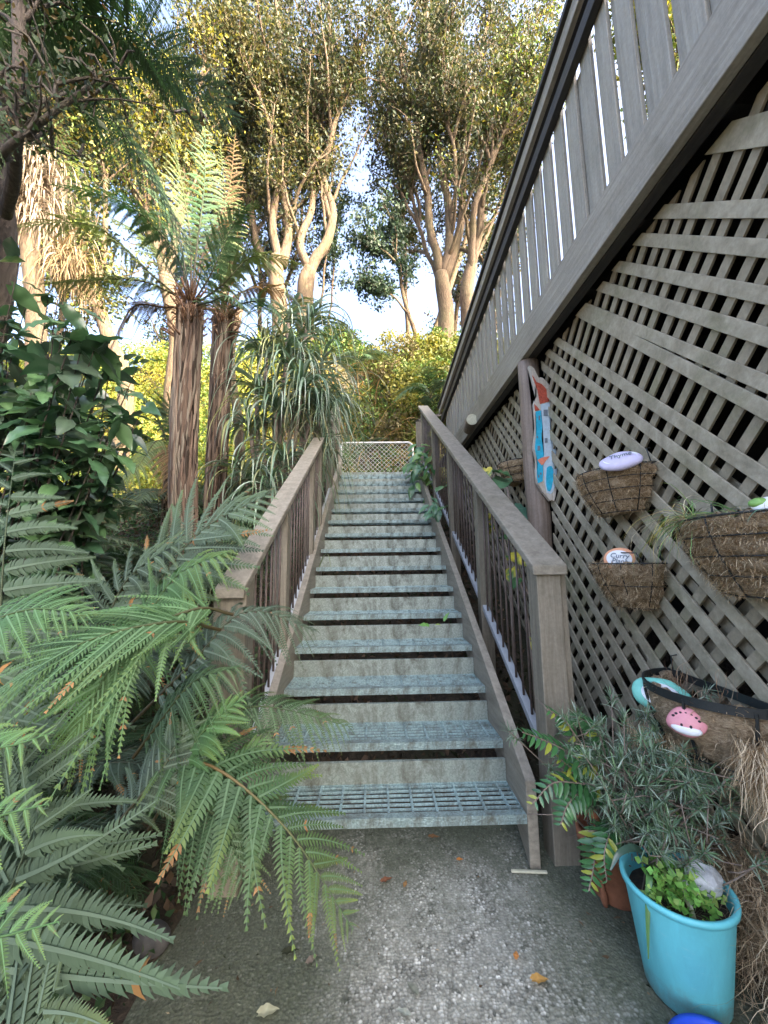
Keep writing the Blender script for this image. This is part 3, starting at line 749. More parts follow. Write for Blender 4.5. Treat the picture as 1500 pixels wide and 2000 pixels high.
plant_ribbons('grass_tuft', 'flat green grass blades lying across the top of the large basket', 'plant', (1.1, 1.1, 1.38), st_, np.c_[rg.normal(-.3, .3, n), rg.normal(.7, .4, n), rg.normal(.35, .2, n)], rg.uniform(.08, .22, n), .005, [(.18, .34, .14), (.32, .42, .14), (.12, .25, .16)], grav=1.4, wob=.1)
n = 90; st_ = np.array([pe(.5+2.2*q, -.0, .6) for q in rg.random(n)])+rg.normal(size=(n, 3))*.02-np.array([0, 0, .03])
plant_ribbons('dead_plant', 'dry twiggy stalks standing in the black rimmed basket', 'dead plant', (1.1, 1.35, .77), st_, rg.normal(size=(n, 3))*.6+np.array([0, 0, .9]), rg.uniform(.03, .15, n), .0022, [(.35, .22, .13), (.48, .36, .24), (.25, .14, .09)], mat='dry_fibre', grav=.3, wob=.2)
n = 40; st_ = np.array([pa(.2+2.6*q, 0, .8) for q in rg.random(n)])
plant_ribbons('dead_plant', 'few dry wisps sticking out of the upper basket', 'dead plant', (1.1, 1.8, 1.68), st_, rg.normal(size=(n, 3))*.7+np.array([0, 0, .5]), rg.uniform(.02, .07, n), .0018, [(.45, .36, .22), (.6, .52, .38)], mat='dry_fibre', grav=1.5, wob=.3)
# torn coir hanging out of the black rimmed basket
def coir_hang(label, cx, cy, zt, wx, wy, ln_, n, seed):
    rg_ = np.random.default_rng(seed); P = np.c_[rg_.normal(cx, wx, n), rg_.normal(cy, wy, n), zt+rg_.uniform(-.06, .02, n)]
    return plant_ribbons('coir_tuft', label, 'coir', (cx, cy, zt), P, np.c_[rg_.normal(-.05, .3, n), rg_.normal(-.05, .3, n), rg_.normal(-.9, .4, n)], rg_.uniform(.3, 1.0, n)*ln_, .0024, BCOL+[(.62, .50, .34)], mat='dry_fibre', grav=1.8, wob=.22, n=9, part='fibres')
coir_hang('shaggy beige coir hanging under the right end of the black rimmed basket', 1.13, 1.18, .70, .022, .030, .22, 1300, 31)
coir_hang('short brown coir sagging beneath the mint green stone', 1.03, 1.50, .62, .035, .06, .14, 900, 32)
0 and coir_hang('pale coir wad sagging beneath the ladybird stone', .99, 1.28, .64, .025, .025, .13, 600, 33)

# ---- painted driftwood on the post
dw = thing('painted_driftwood', 'driftwood board painted with blue and white towers and a red roof, hung on the post', 'wall art', at(1062, 845, 2.62))
def PX(l): return [(1000+x/5, 680+y/5) for x, y in l]
def plate(pix, Y, th, name, mat, parent, bev=0):
    P = [at(u, v, Y) for u, v in pix]; k = len(P); m_ = MB()
    m_.add([p for p in P]+[p+Vector((0, th, 0)) for p in P], [tuple(range(k)), tuple(reversed(range(k, 2*k)))]+[(i, k+i, k+(i+1) % k, (i+1) % k) for i in range(k)])
    me = bpy.data.meshes.new(name); bm = bmesh.new(); vv = [bm.verts.new(q) for q in m_.v]
    for f in m_.f: bm.faces.new([vv[i] for i in f])
    bmesh.ops.triangulate(bm, faces=[f for f in bm.faces if len(f.verts) > 4]); bmesh.ops.recalc_face_normals(bm, faces=bm.faces); bm.to_mesh(me); bm.free()
    me.materials.append(MATS[mat]); o = bpy.data.objects.new(name, me); C.objects.link(o); under(o, parent)
    if bev:
        md = o.modifiers.new('bevel', 'BEVEL'); md.width = bev; md.segments = 2; md.limit_method = 'ANGLE'; md.angle_limit = R(50)
    return o
YD = 2.60
plate(PX([(165,170),(190,178),(215,195),(240,250),(262,290),(275,283),(300,290),(325,312),(350,340),(372,368),(385,400),(398,470),(405,560),(398,590),(385,620),(384,690),(388,760),(400,820),(410,880),(424,950),(432,1000),(444,1050),(452,1100),(457,1200),(445,1290),(434,1380),(424,1450),(410,1495),(392,1480),(375,1490),(340,1450),(300,1400),(272,1350),(250,1320),(240,1260),(237,1200),(240,1090),(226,1030),(215,980),(218,910),(225,860),(235,760),(228,680),(222,620),(215,540),(228,500),(240,470),(232,430),(225,400),(200,300)]), YD, .03, 'board', 'driftwood', dw, .006)
plate(PX([(195,262),(215,285),(240,330),(290,350),(325,385),(350,430),(365,520),(275,545),(262,480),(250,410),(228,350)]), YD-.003, .004, 'red_roof', 'art_red', dw)
plate(PX([(218,545),(245,570),(272,604),(225,612)]), YD-.003, .004, 'small_red_roof', 'art_red', dw)
plate(PX([(280,548),(365,530),(378,620),(372,760),(382,830),(400,900),(420,960),(432,1010),(440,1080),(443,1180),(432,1260),(420,1340),(400,1400),(380,1425),(340,1410),(322,1320),(312,1200),(306,1080),(315,1040),(298,900),(300,760),(290,650)]), YD-.003, .004, 'pale_tower', 'art_pale', dw)
plate(PX([(230,620),(283,606),(290,690),(298,760),(290,830),(290,900),(304,980),(312,1045),(302,1080),(305,1200),(300,1300),(255,1318),(244,1260),(243,1200),(248,1090),(236,1040),(225,980),(230,910),(236,860),(240,760)]), YD-.0045, .004, 'blue_tower', 'art_blue', dw)
plate(PX([(250,1090),(290,1070),(330,1060),(370,1055),(350,1078),(330,1100),(310,1130),(290,1145),(268,1115)]), YD-.007, .003, 'coral_bird', 'art_coral', dw)
plate(PX([(340,1170),(360,1152),(385,1150),(403,1180),(406,1220),(400,1300),(388,1365),(372,1400),(348,1392),(336,1340),(334,1260)]), YD-.0055, .003, 'blue_door', 'art_blue', dw)
for k, (x, y, a, b) in enumerate([(268, 680, 7, 22), (248, 866, 6, 10), (262, 975, 12, 22), (335, 900, 12, 22), (330, 630, 20, 30), (282, 1225, 6, 10), (262, 1250, 5, 14)]):
    plate(PX([(x-a, y-b), (x+a, y-b), (x+a, y+b), (x-a, y+b)]), YD-.0085, .0035, 'painted_window', 'paint_ink', dw)

# ---- bucket
BX, BY = .895, 1.285
bk = thing('blue_bucket', 'turquoise plastic bucket planted with clover at the foot of the lattice', 'bucket', (BX, BY, 0))
m_ = MB(); m_.lathe([(.0, .005), (.100, .004), (.104, .010), (.136, .262), (.138, .270), (.146, .272), (.147, .284), (.142, .288), (.134, .286), (.131, .27), (.10, .03), (0, .025)], 48)
m_.build('pail', 'bucket_plastic2', bk, smooth=True)
m_ = MB(); m_.lathe([(.128, .235), (.07, .247), (0, .25)], 24); noisy(m_.build('soil', 'potting_soil', bk, smooth=True), .006, 30)
cv = thing('clover', 'bright green clover crowding the front of the turquoise bucket', 'plant', (BX, BY, .25))
rg = np.random.default_rng(77)
n = 130; cc = np.c_[rg.normal(-.03, .05, n), rg.normal(-.045, .045, n)]; cc = cc[np.hypot(cc[:, 0], cc[:, 1]) < .125]; n = len(cc)
P = np.c_[cc, .275+rg.uniform(-.01, .07, n)*1.0]; lv = []
for q in range(3):
    a = rg.random(n)*.3+q*2.09; lv.append(np.c_[np.cos(a), np.sin(a), .15+0*a])
cl = leaf_cloud(np.tile(P, (3, 1)), .019, 1.0, [(.14, .33, .06), (.20, .40, .08), (.28, .42, .10)], D=np.concatenate(lv)*2.2, spread=.3, rng=rg, jitter=.2, mat='fern_leaf', name='leaflets'); cl.parent = cv; cl.location = (0, 0, -.25)
st2 = ribbons(np.c_[cc*.6, np.full(n, .245)], P-np.c_[cc*.6, np.full(n, .245)], np.linalg.norm(P-np.c_[cc*.6, np.full(n, .245)], axis=1), .0015, [(.2, .33, .1)], n=4, grav=0, rng=rg, name='stems', wob=0); st2.parent = cv; st2.location = (0, 0, -.25)
bp = thing('strap_leaf_plant', 'long dark pointed leaves arching out of the turquoise bucket', 'plant', (BX, BY, .25))
def blade(pts, wd, col, name='leaf', parent=None, mat='glossy_leaf', fold=.25, n=16):
    Q = smooth_path(pts, n); G = nrm(np.gradient(Q, axis=0)); X = nrm(np.cross(G, np.array([.05, -.6, .8]))); Z = np.cross(X, G)
    s = np.linspace(0, 1, n); w2 = (np.minimum(1, .5+3*s)*np.clip(1-s, .02, 1)**.5*wd/2)[:, None]
    V = np.stack([Q-X*w2+Z*w2*fold, Q-Z*w2*fold, Q+X*w2+Z*w2*fold], 1).reshape(-1, 3); k = np.arange(n-1)[:, None]*3
    F = np.concatenate([k+[0, 1, 4, 3], k+[1, 2, 5, 4]])
    c = np.array(col)[None]*(1+.12*RNG.normal(size=(n*3, 1)))
    o = np_mesh(name, V, [F], c, mat, None)
    if parent: under(o, parent)
    return o
for pts, wd, col in [(([.86, 1.33, .25], [.80, 1.30, .36], [.73, 1.28, .37], [.69, 1.27, .33]), .028, (.05, .10, .07)),
                     (([.90, 1.34, .25], [.93, 1.36, .40], [.97, 1.36, .43], [1.02, 1.34, .33]), .018, (.16, .26, .07)),
                     (([.89, 1.30, .26], [.88, 1.24, .30], [.88, 1.19, .22], [.90, 1.17, .10]), .022, (.22, .24, .14)),
                     (([.84, 1.32, .26], [.80, 1.26, .32], [.765, 1.23, .24], [.75, 1.22, .14]), .022, (.10, .22, .07)),
                     (([.88, 1.36, .25], [.86, 1.38, .38], [.84, 1.39, .42], [.80, 1.40, .38]), .02, (.08, .18, .08))]:
    blade([np.array(p) for p in pts], wd, col, parent=bp)
gb_ = thing('glass_ornament', 'lumpy grey and clear glass ball lying in the turquoise bucket', 'ornament', (BX+.06, BY-.015, .30))
m_ = MB(); m_.ell((0, 0, 0), .062, .05, .045, None, 28); noisy(m_.build('glass_lump', 'glass_ornament', gb_, smooth=True), .012, 45)
# blue tub whose rim shows at the bottom edge
tb = thing('blue_tub', 'deep blue plastic tub whose rim shows at the bottom edge', 'tub', (.80, 1.045, 0))
m_ = MB(); m_.lathe([(0, .003), (.085, .003), (.10, .06), (.112, .062), (.112, .072), (.098, .072), (.08, .01), (0, .01)], 40); m_.build('basin', 'tub_plastic', tb, smooth=True)
# terracotta pot with the woody shrub
tp = thing('terracotta_pot', 'terracotta pot holding the grey green shrub behind the turquoise bucket', 'plant pot', (.90, 1.62, 0))
m_ = MB(); m_.lathe([(0, .002), (.085, .002), (.088, .01), (.115, .17), (.127, .172), (.130, .215), (.118, .217), (.112, .18), (0, .175)], 40); m_.build('pot', 'terracotta', tp, smooth=True)
ws = thing('woody_shrub', 'grey green spiky leaved shrub with bare tan twigs behind the bucket', 'shrub', (.92, 1.6, .18))
rg = random.Random(8); m_ = MB(); tips = []
for k in range(105):
    a = rg.uniform(0, 6.28); tgt = Vector((.93+rg.gauss(0, .13), 1.42+rg.gauss(0, .12), .52+rg.gauss(0, .10)))
    tgt.x = min(tgt.x, 1.2); st_ = Vector((.90+rg.gauss(0, .03), 1.60+rg.gauss(0, .03), .18)); md = (st_+tgt)/2+Vector((rg.gauss(0, .05), rg.gauss(0, .05), -.04))
    Q = [Vector(q) for q in smooth_path([st_, md, tgt], 9)]; m_.tube(Q, [.005-.0004*i for i in range(9)], 5); tips.append((Q[-1], Q[-1]-Q[-2]))
    for j in range(4):
        q = Q[rg.randint(3, 7)]; e = q+Vector((rg.gauss(0, .07), rg.gauss(-.02, .07), rg.gauss(.02, .06))); m_.tube([q, (q+e)/2+Vector((rg.gauss(0, .012),)*3), e], [.0025, .002, .0015], 4)
        if rg.random() < .6: tips.append((e, e-q))
under(m_.build('stems', 'old_log', smooth=True), ws)
P = []; D_ = []
for p, d in tips:
    if p.z < .36 and rg.random() < .7: continue
    for k in range(30): P.append(p-d.normalized()*rg.uniform(0, .05)); D_.append(d.normalized()*.8+Vector((rg.gauss(0, .8), rg.gauss(0, .8), rg.gauss(0, .8))))
P = np.array(P); n = len(P); rgn = np.random.default_rng(9)
sp_ = ribbons(P, np.array(D_), rgn.uniform(.03, .06, n), .0065, [(.16, .24, .15), (.24, .33, .21), (.34, .42, .32), (.13, .22, .10)], n=4, grav=.2, rng=rgn, name='spiky_leaves', mat='fern_leaf', fold=.3, wob=.05); under(sp_, ws)
# simple ferns beside the newel
lf = thing('button_fern', 'shiny dark green fern with broad leaflets spilling across the right newel post', 'fern', (.80, 1.60, .4))
def simple_frond(pix, L, parent, npin=13, col=(.05, .15, .045), tip=(.20, .30, .05)):
    return under(frond([at(*p) for p in pix], L=L, npin=npin, npl=3, wfac=.16, droop=.15, base=np.array(col), tip=np.array(tip), tipamt=.7, bare=.05, r0=.0025, brown=.03, up=(0, -.5, .85), fwd=25, mat='glossy_leaf'), parent)
def leafy_frond(pix, L, parent, npin=13, col=(.045, .14, .045), name='frond', yup=(0, -.55, .83)):
    Q = smooth_path([at(*p) for p in pix], npin*2); T = nrm(np.gradient(Q, axis=0)); S = nrm(np.cross(T, np.array(yup))); Vn = nrm(np.cross(S, T)); Vs = []; Fs = []; Cs = []; off = 0
    for i in range(2, len(Q)):
        x = i/len(Q); side = 1 if i % 2 else -1; l = L*min(1, .55+1.5*x)*(1-x)**.4*random.uniform(.85, 1.1)+.006
        d = nrm(S[i]*side*.85+T[i]*.5-Vn[i]*random.uniform(-.1, .25)); e = np.cross(d, Vn[i]); wv = l*.17; s5_ = np.array([0, .2, .5, .8, 1.0]); ww = np.array([.25, .9, 1, .6, .03])*wv
        c_ = Q[i]+d*s5_[:, None]*l-Vn[i]*(s5_**2)[:, None]*l*.25
        V = np.stack([c_-e*ww[:, None]+Vn[i]*ww[:, None]*.35, c_, c_+e*ww[:, None]+Vn[i]*ww[:, None]*.35], 1).reshape(-1, 3); k = off+np.arange(4)[:, None]*3
        Fs += [k+[0, 1, 4, 3], k+[1, 2, 5, 4]]; Vs.append(V); off += 15; c0 = np.array(col)*random.uniform(.7, 1.4)
        if random.random() < .16: c0 = np.array([.30, .34, .05])
        Cs.append(np.tile(c0, (15, 1)))
    o = np_mesh(name, np.concatenate(Vs), [np.concatenate(Fs)], np.concatenate(Cs), 'glossy_leaf', None); under(o, parent)
    m_ = MB(); m_.tube([Vector(q) for q in Q], .0022, 5); s = m_.build('stalk', 'old_log'); under(s, parent); return o
for px_, L in [(((1175, 1520, 1.52), (1110, 1470, 1.46), (1060, 1445, 1.44), (1020, 1430, 1.42)), .05), (((1180, 1510, 1.52), (1130, 1450, 1.48), (1105, 1410, 1.47), (1070, 1385, 1.46)), .045),
               (((1190, 1500, 1.52), (1170, 1440, 1.5), (1145, 1410, 1.5), (1120, 1400, 1.5)), .045), (((1180, 1540, 1.50), (1130, 1530, 1.45), (1080, 1530, 1.42), (1040, 1570, 1.40)), .05),
               (((1180, 1550, 1.50), (1140, 1545, 1.45), (1110, 1570, 1.42), (1095, 1610, 1.40)), .05), (((1190, 1600, 1.50), (1165, 1640, 1.45), (1160, 1690, 1.44), (1150, 1740, 1.43)), .05),
               (((1200, 1600, 1.50), (1190, 1630, 1.42), (1180, 1670, 1.40), (1185, 1720, 1.39)), .045), (((1200, 1520, 1.52), (1150, 1490, 1.5), (1120, 1500, 1.48), (1090, 1480, 1.47)), .05)]:
    leafy_frond(px_, L*1.25, lf)
stm = thing('bent_vine_stem', 'thick peeling orange brown vine stem beside the newel foot', 'stem', (.80, 1.6, 0))
m_ = MB(); m_.tube([Vector(q) for q in smooth_path([at(1130, 1550, 1.47), at(1150, 1585, 1.47), at(1168, 1600, 1.5), at(1165, 1650, 1.52), at(1175, 1720, 1.55), Vector((.82, 1.56, .0))], 18)], [.010+.004*math.sin(i*1.7) for i in range(18)], 8); under(m_.build('bark_stem', 'terracotta', smooth=True), stm)
# dry hay on the far right
def hay(name, label, n, cx, cy, z0, z1, sx, sy, seed):
    rg_ = np.random.default_rng(seed); P = np.c_[rg_.normal(cx, sx, n).clip(.8, 1.22), rg_.normal(cy, sy, n), rg_.uniform(z0, z1, n)]
    o = ribbons(P, rg_.normal(size=(n, 3))*np.array([1, 1, .6]), rg_.uniform(.06, .22, n), .0025, [(.48, .36, .22), (.34, .25, .15), (.22, .15, .09), (.6, .48, .32)], n=8, grav=1.2, rng=rg_, name=name, mat='dry_fibre', wob=.3)
    tag(o, label, 'dry grass', kind='stuff'); return o
hay('dry_grass', 'tangled dry brown grass along the foot of the lattice', 1900, 1.12, 1.28, .02, .36, .05, .13, 41)

# ---- climbing leaves behind the right railing
BIG = None
def big_leaf(l=1.0, seed=0, cup=.2, aspect=.62):
    """heart shaped leaf, length 1 along +Y, normal +Z"""
    n = 9; Vs = []; Fs = []; s = np.linspace(0, 1, n); w_ = np.array([.35, .8, .98, 1, .92, .75, .52, .26, .01])*aspect/2
    rg_ = np.random.default_rng(seed); V = []
    for i in range(n):
        z = -.28*s[i]**2+.02*rg_.normal()
        for q in (-1, -.5, 0, .5, 1): V.append((w_[i]*q, s[i]-(.12*abs(q) if i == 0 else 0), z+cup*w_[i]*abs(q)+.015*rg_.normal()))
    V = np.array(V); k = (np.arange(n-1)[:, None]*5+np.arange(4)[None]).reshape(-1, 1); F = k+[0, 1, 6, 5]
    return V, F
def leaves_obj(specs, name, parent, mat='glossy_leaf'):
    """specs: (pos, direction, normal, length, colour, colour2)"""
    Vs = []; Fs = []; Cs = []; off = 0
    for i, (p, d, nn, l, c1, c2) in enumerate(specs):
        V, F = big_leaf(seed=i % 12, aspect=random.uniform(.42, .6)); d = Vector(d).normalized(); x = d.cross(Vector(nn)).normalized(); z = x.cross(d)
        M = np.array([x, d, z]); W = V*l @ M+np.array(p); Vs.append(W); Fs.append(F+off); off += len(V)
        q = np.abs(np.tile([-1, -.5, 0, .5, 1], 9))[:, None]; m0 = (RNG.random((len(V), 1)) < .35 if c2 is not None else np.zeros((len(V), 1)))
        c = np.array(c1)[None]*(1.0+.25*(q < .1)); c = np.where(m0, np.array(c2 if c2 is not None else c1)[None], c); Cs.append(c)
    return np_mesh(name, np.concatenate(Vs), [np.concatenate(Fs)], np.concatenate(Cs), mat, parent)
cvn = thing('climbing_vine', 'broad leaved vine with yellow blotched leaves climbing behind the right railing', 'vine', (.9, 3, .6))
GV = (.07, .17, .06); YV = (.55, .48, .06)
vl = [((925, 1025, 2.85), .16, YV), ((975, 1050, 2.65), .17, GV), ((985, 1085, 2.5), .2, YV), ((1000, 1110, 2.45), .16, YV), ((965, 920, 3.0), .24, GV), ((985, 935, 3.0), .26, (.10, .2, .10)), ((950, 915, 3.0), .2, YV),
      ((1005, 985, 2.85), .18, (.06, .14, .09)), ((990, 1245, 2.2), .13, YV), ((1015, 1250, 2.15), .12, YV), ((870, 990, 3.6), .2, GV), ((868, 950, 3.6), .18, GV), ((905, 1010, 3.1), .16, YV), ((1010, 1130, 2.35), .12, GV), ((955, 1005, 2.9), .15, YV)]
for i, (pp_, l, c) in enumerate(vl):
    p = at(*pp_); p.x = max(p.x, .86) if pp_[2] < 3.4 else p.x
    o = leaves_obj([(p, (random.uniform(-.6, .3), -.7, random.uniform(-.6, .1)), (random.uniform(-.5, .2), -.3, 1), l, c, GV if c is YV else YV if i % 3 == 0 else None)], 'leaf', None); under(o, cvn)
m_ = MB()
for k in range(5): m_.tube([Vector(q) for q in smooth_path([(.92, 2.0+k*.35, .0+.5*k*.35), (.95, 2.2+k*.3, .8+.2*k), (.92, 2.5+k*.25, 1.2+.2*k), (.98, 2.8+k*.2, 1.8+.1*k)], 12)], .007, 6)
under(m_.build('stem', 'old_log', smooth=True), cvn)
cv2 = thing('climbing_vine', 'dark green vine clump hanging over the last right post by the gate', 'vine', (.7, 5.2, 2.9))
sp2 = []
for k in range(46):
    p = at(random.gauss(822, 12), random.gauss(908, 20), 5.0+random.uniform(-.3, .3)); sp2.append((p, (random.gauss(-.3, .6), -.5, random.gauss(-.6, .4)), (random.gauss(0, .4), -.5, .9), random.uniform(.12, .2), random.choice([(.05, .14, .05), (.08, .2, .06), (.14, .26, .06)]), None))
for k in range(12):
    p = at(random.gauss(848, 6), random.gauss(985, 20), 4.0+random.uniform(-.2, .2)); sp2.append((p, (random.gauss(-.5, .5), -.5, random.gauss(-.5, .3)), (0, -.4, .9), random.uniform(.1, .16), (.07, .17, .08), None))
o = leaves_obj(sp2, 'foliage', None); under(o, cv2)
# seedling growing through a tread
sdl = thing('seedling', 'small two leaved green seedling lying on the fourth step up', 'seedling', at(850, 1225, 2.56))
o = leaves_obj([(at(838, 1222, 2.55), (-.6, -.3, .2), (0, -.5, 1), .075, (.16, .34, .08), None), (at(868, 1212, 2.55), (.35, 0, .9), (-.5, -.5, 1), .06, (.14, .30, .08), None), (at(850, 1220, 2.55), (.2, -.3, .1), (0, -.5, 1), .05, (.3, .38, .1), None)], 'leaves', None); under(o, sdl)

# ---- things lying on the path
def ground_leaf(label, u, v, l, col, ang, asp=.4):
    d = AF+AR*((u-750)/750)+AU*((1000-v)/750); t = (0.012-H)/d.z; p = Vector((d.x*t, d.y*t, .012))
    root = thing('fallen_leaf', label, 'leaf', p, 'fallen leaves on the concrete path')
    o = leaves_obj([((0, 0, .006), (math.cos(ang), math.sin(ang), .12), (0, 0, 1), l, col, None)], 'blade', root, 'dry_fibre')
for a in [('tiny orange leaf on the path below the first step', 893, 1682, .028, (.55, .22, .06), .2), ('brown leaf lying in the middle of the path', 790, 1735, .035, (.30, .17, .07), 1.3),
          ('brown curled leaf under the edge of the first step', 838, 1637, .05, (.22, .12, .06), .1), ('pale buff leaf at the bottom of the path', 505, 1985, .055, (.42, .42, .28), .3),
          ('orange brown leaf on the path near the bucket', 1040, 1918, .05, (.45, .26, .08), .1), ('small orange leaf fragment above the orange brown one', 1008, 1877, .03, (.5, .22, .07), 1.2),
          ('dark leaf on the mossy path below the fern tips', 552, 1865, .05, (.045, .05, .03), .3), ('grey leaf lying on the lower middle of the path', 815, 1945, .045, (.20, .21, .16), 2.2),
          ('grey brown leaf on the left of the path below the ferns', 600, 1885, .04, (.22, .18, .14), .8), ('pale grey leaf near the bottom centre of the path', 800, 1988, .04, (.30, .32, .26), 2.6),
          ('rust brown leaf on the path left of the middle', 745, 1725, .05, (.20, .09, .05), .5)]:
    ground_leaf(*a)
tw = thing('twig', 'pale straw coloured stick lying in front of the right newel post', 'stick', at(1030, 1697, 1.74))
m_ = MB(); m_.bar((.53, 1.72, .012), (.67, 1.705, .014), .012, .008); under(m_.build('stick', 'log_end', bevel=.002), tw)
gbld = thing('fallen_strap_leaf', 'dark green folded blade of leaf standing at the bottom of the path', 'leaf', (.19, 1.05, 0))
for q in range(3): blade([np.array([.185+.01*q, 1.08-.0*q, .01]), np.array([.19, 1.02-.02*q, .03]), np.array([.20+.01*q, .93, .03]), np.array([.205+.01*q, .82, .02])][::-1], .020, (.05, .13, .05), parent=gbld)
stn = thing('river_stone', 'smooth grey river stone lying under the fern bed', 'stone', (-.76, 1.46, .03))
m_ = MB(); m_.ell((0, 0, 0), .062, .045, .05, None, 24); noisy(m_.build('cobble', 'stone_grey', stn, smooth=True), .01, 8)

rg = np.random.default_rng(88); n = 520; P = np.c_[rg.uniform(-.75, 1.15, n), rg.uniform(.55, 2.3, n), np.full(n, .012)]; keep = (rg.random(n) < np.clip(.10+1.1*np.abs(P[:, 0]-.22)**1.5+np.clip(P[:, 1]-1.6, 0, 1)*.8, 0, 1)); P = P[keep]
o = leaf_cloud(P, .017, .4, [(.10, .07, .04), (.2, .14, .08), (.05, .06, .03), (.3, .25, .16)], D=np.zeros((len(P), 3)), spread=1, rng=rg, mat='dry_fibre', name='path_litter'); o.data.transform(Matrix.Translation((0, 0, .012)) @ Matrix.Scale(.25, 4, (0, 0, 1)))
tag(o, 'crumbs of dead leaf and twig scattered on the concrete', 'leaf litter', kind='stuff')
# ================================================================ FERNS IN THE FOREGROUND
def fern_plant(label, base, fronds, group='ground ferns in the bed on the left'):
    """fronds: list of (pixel path with depths, pinna length, options)"""
    root = thing('fern', label, 'fern', base, group)
    for pts, L, kw in fronds:
        P = [at(*p) for p in pts]
        o = frond([tuple(p) for p in P], L=L, **kw); under(o, root)
    return root
GG = np.array([.062, .095, .060]); BR = np.array([.058, .128, .042]); YG = np.array([.30, .38, .07])
fern_plant('tall fern at the left edge with level grey green pinnae', at(-60, 1500, 1.5), [
    (((-40, 1500, 1.45), (-5, 1250, 1.40), (10, 1050, 1.36), (30, 880, 1.32)), .50, dict(npin=17, npl=30, base=GG*1.15, fwd=-10, up=(-.1, -1, .05), droop=.12, wfac=.085, tipamt=.15, bare=.02, bend=.1)),
    (((-60, 1560, 1.5), (-20, 1350, 1.5), (60, 1180, 1.5), (140, 1090, 1.5)), .34, dict(npin=17, npl=28, base=GREEN*1.1, fwd=15, up=(.1, -.8, .5), droop=.3, wfac=.08)),
    (((-80, 1300, 1.15), (-40, 1230, 1.12), (60, 1190, 1.10), (180, 1200, 1.08)), .16, dict(npin=16, npl=22, base=BR, up=(0, -.7, .6), wfac=.09)),
])
fern_plant('fern whose pale frond tip lies across the left handrail', at(180, 1350, 1.75), [
    (((180, 1330, 1.75), (280, 1180, 1.72), (390, 1040, 1.70), (530, 962, 1.66)), .40, dict(npin=18, npl=28, base=GG*1.1, fwd=25, up=(0, -.75, .6), droop=.25, wfac=.085, bare=.25)),
    (((200, 1360, 1.6), (260, 1260, 1.55), (340, 1130, 1.5), (450, 1075, 1.42)), .30, dict(npin=18, npl=26, base=BR*.9, fwd=18, up=(-.1, -.7, .6), droop=.7, wfac=.085, bare=.2, tip=YG, tipamt=.7)),
    (((160, 1360, 1.75), (200, 1240, 1.7), (250, 1130, 1.7), (360, 1050, 1.65)), .30, dict(npin=16, npl=26, base=GG, fwd=20, up=(0, -.75, .6), wfac=.085)),
])
fern_plant('bright fern with a long frond drooping straight down towards the viewer', at(420, 1330, 1.5), [
    (((455, 1200, 1.30), (380, 1190, 1.22), (250, 1260, 1.12), (118, 1480, 1.05)), .26, dict(npin=24, npl=26, base=BR*.95, tip=YG, tipamt=.35, fwd=40, up=(.25, -.75, .6), droop=.25, wfac=.07, bend=.5)),
    (((430, 1230, 1.3), (330, 1215, 1.15), (150, 1260, 1.05), (-20, 1370, 1.0)), .22, dict(npin=22, npl=24, base=BR*.85, tip=YG, tipamt=.3, fwd=45, up=(.1, -.7, .7), droop=.2, wfac=.07)),
])
fern_plant('fern with a grey frond arching over the rail onto the middle steps', at(300, 1500, 1.5), [
    (((250, 1420, 1.45), (370, 1300, 1.42), (480, 1195, 1.45), (618, 1232, 1.50)), .24, dict(npin=22, npl=24, base=GG*.95, fwd=22, up=(-.05, -.6, .8), droop=.65, wfac=.085, bare=.18, tipamt=.25)),
    (((280, 1500, 1.5), (380, 1440, 1.45), (500, 1380, 1.45), (690, 1420, 1.48)), .17, dict(npin=22, npl=20, base=GREEN*1.2, tip=YG, fwd=22, up=(-.05, -.55, .8), droop=.55, wfac=.095, bare=.3)),
    (((260, 1480, 1.4), (320, 1400, 1.35), (380, 1330, 1.3), (470, 1300, 1.3)), .22, dict(npin=16, npl=22, base=GREEN*1.1, fwd=20, up=(0, -.6, .8), droop=.8, wfac=.09)),
])
fern_plant('old fern with browned tips sweeping over the foot of the steps', at(280, 1560, 1.35), [
    (((300, 1480, 1.30), (420, 1500, 1.22), (560, 1620, 1.16), (690, 1815, 1.12)), .24, dict(npin=21, npl=20, base=GREEN*1.25, tip=YG, tipamt=.7, fwd=18, up=(.15, -.45, .88), droop=.12, wfac=.10, brown=.35, bend=.4, bare=.05, stalk=(.22, .12, .05))),
    (((320, 1560, 1.3), (380, 1450, 1.25), (440, 1390, 1.25), (480, 1360, 1.25)), .16, dict(npin=14, npl=20, base=BR, tip=YG, fwd=35, up=(0, -.6, .8), wfac=.10, brown=.15)),
    (((290, 1620, 1.25), (350, 1520, 1.27), (400, 1440, 1.3), (440, 1365, 1.32)), .13, dict(npin=15, npl=18, base=BR*.9, fwd=30, up=(0, -.7, .7), wfac=.11, brown=.1)),
    (((330, 1640, 1.22), (400, 1560, 1.26), (450, 1500, 1.3), (520, 1440, 1.33)), .14, dict(npin=15, npl=18, base=BR, tip=YG, fwd=30, up=(0, -.7, .7), wfac=.11, brown=.1)),
    (((320, 1700, 1.2), (400, 1650, 1.25), (470, 1590, 1.28), (560, 1560, 1.30)), .15, dict(npin=15, npl=18, base=GREEN*1.2, tip=YG, fwd=25, up=(0, -.7, .7), wfac=.11, brown=.2)),
    (((200, 1640, 1.2), (270, 1560, 1.22), (330, 1480, 1.25), (380, 1380, 1.28)), .18, dict(npin=15, npl=20, base=GG, fwd=25, up=(0, -.7, .7), wfac=.10)),
    (((300, 1580, 1.25), (400, 1580, 1.2), (450, 1640, 1.15), (480, 1740, 1.1)), .17, dict(npin=16, npl=18, base=GREEN*1.15, fwd=20, up=(0, -.6, .8), wfac=.10, brown=.3)),
])
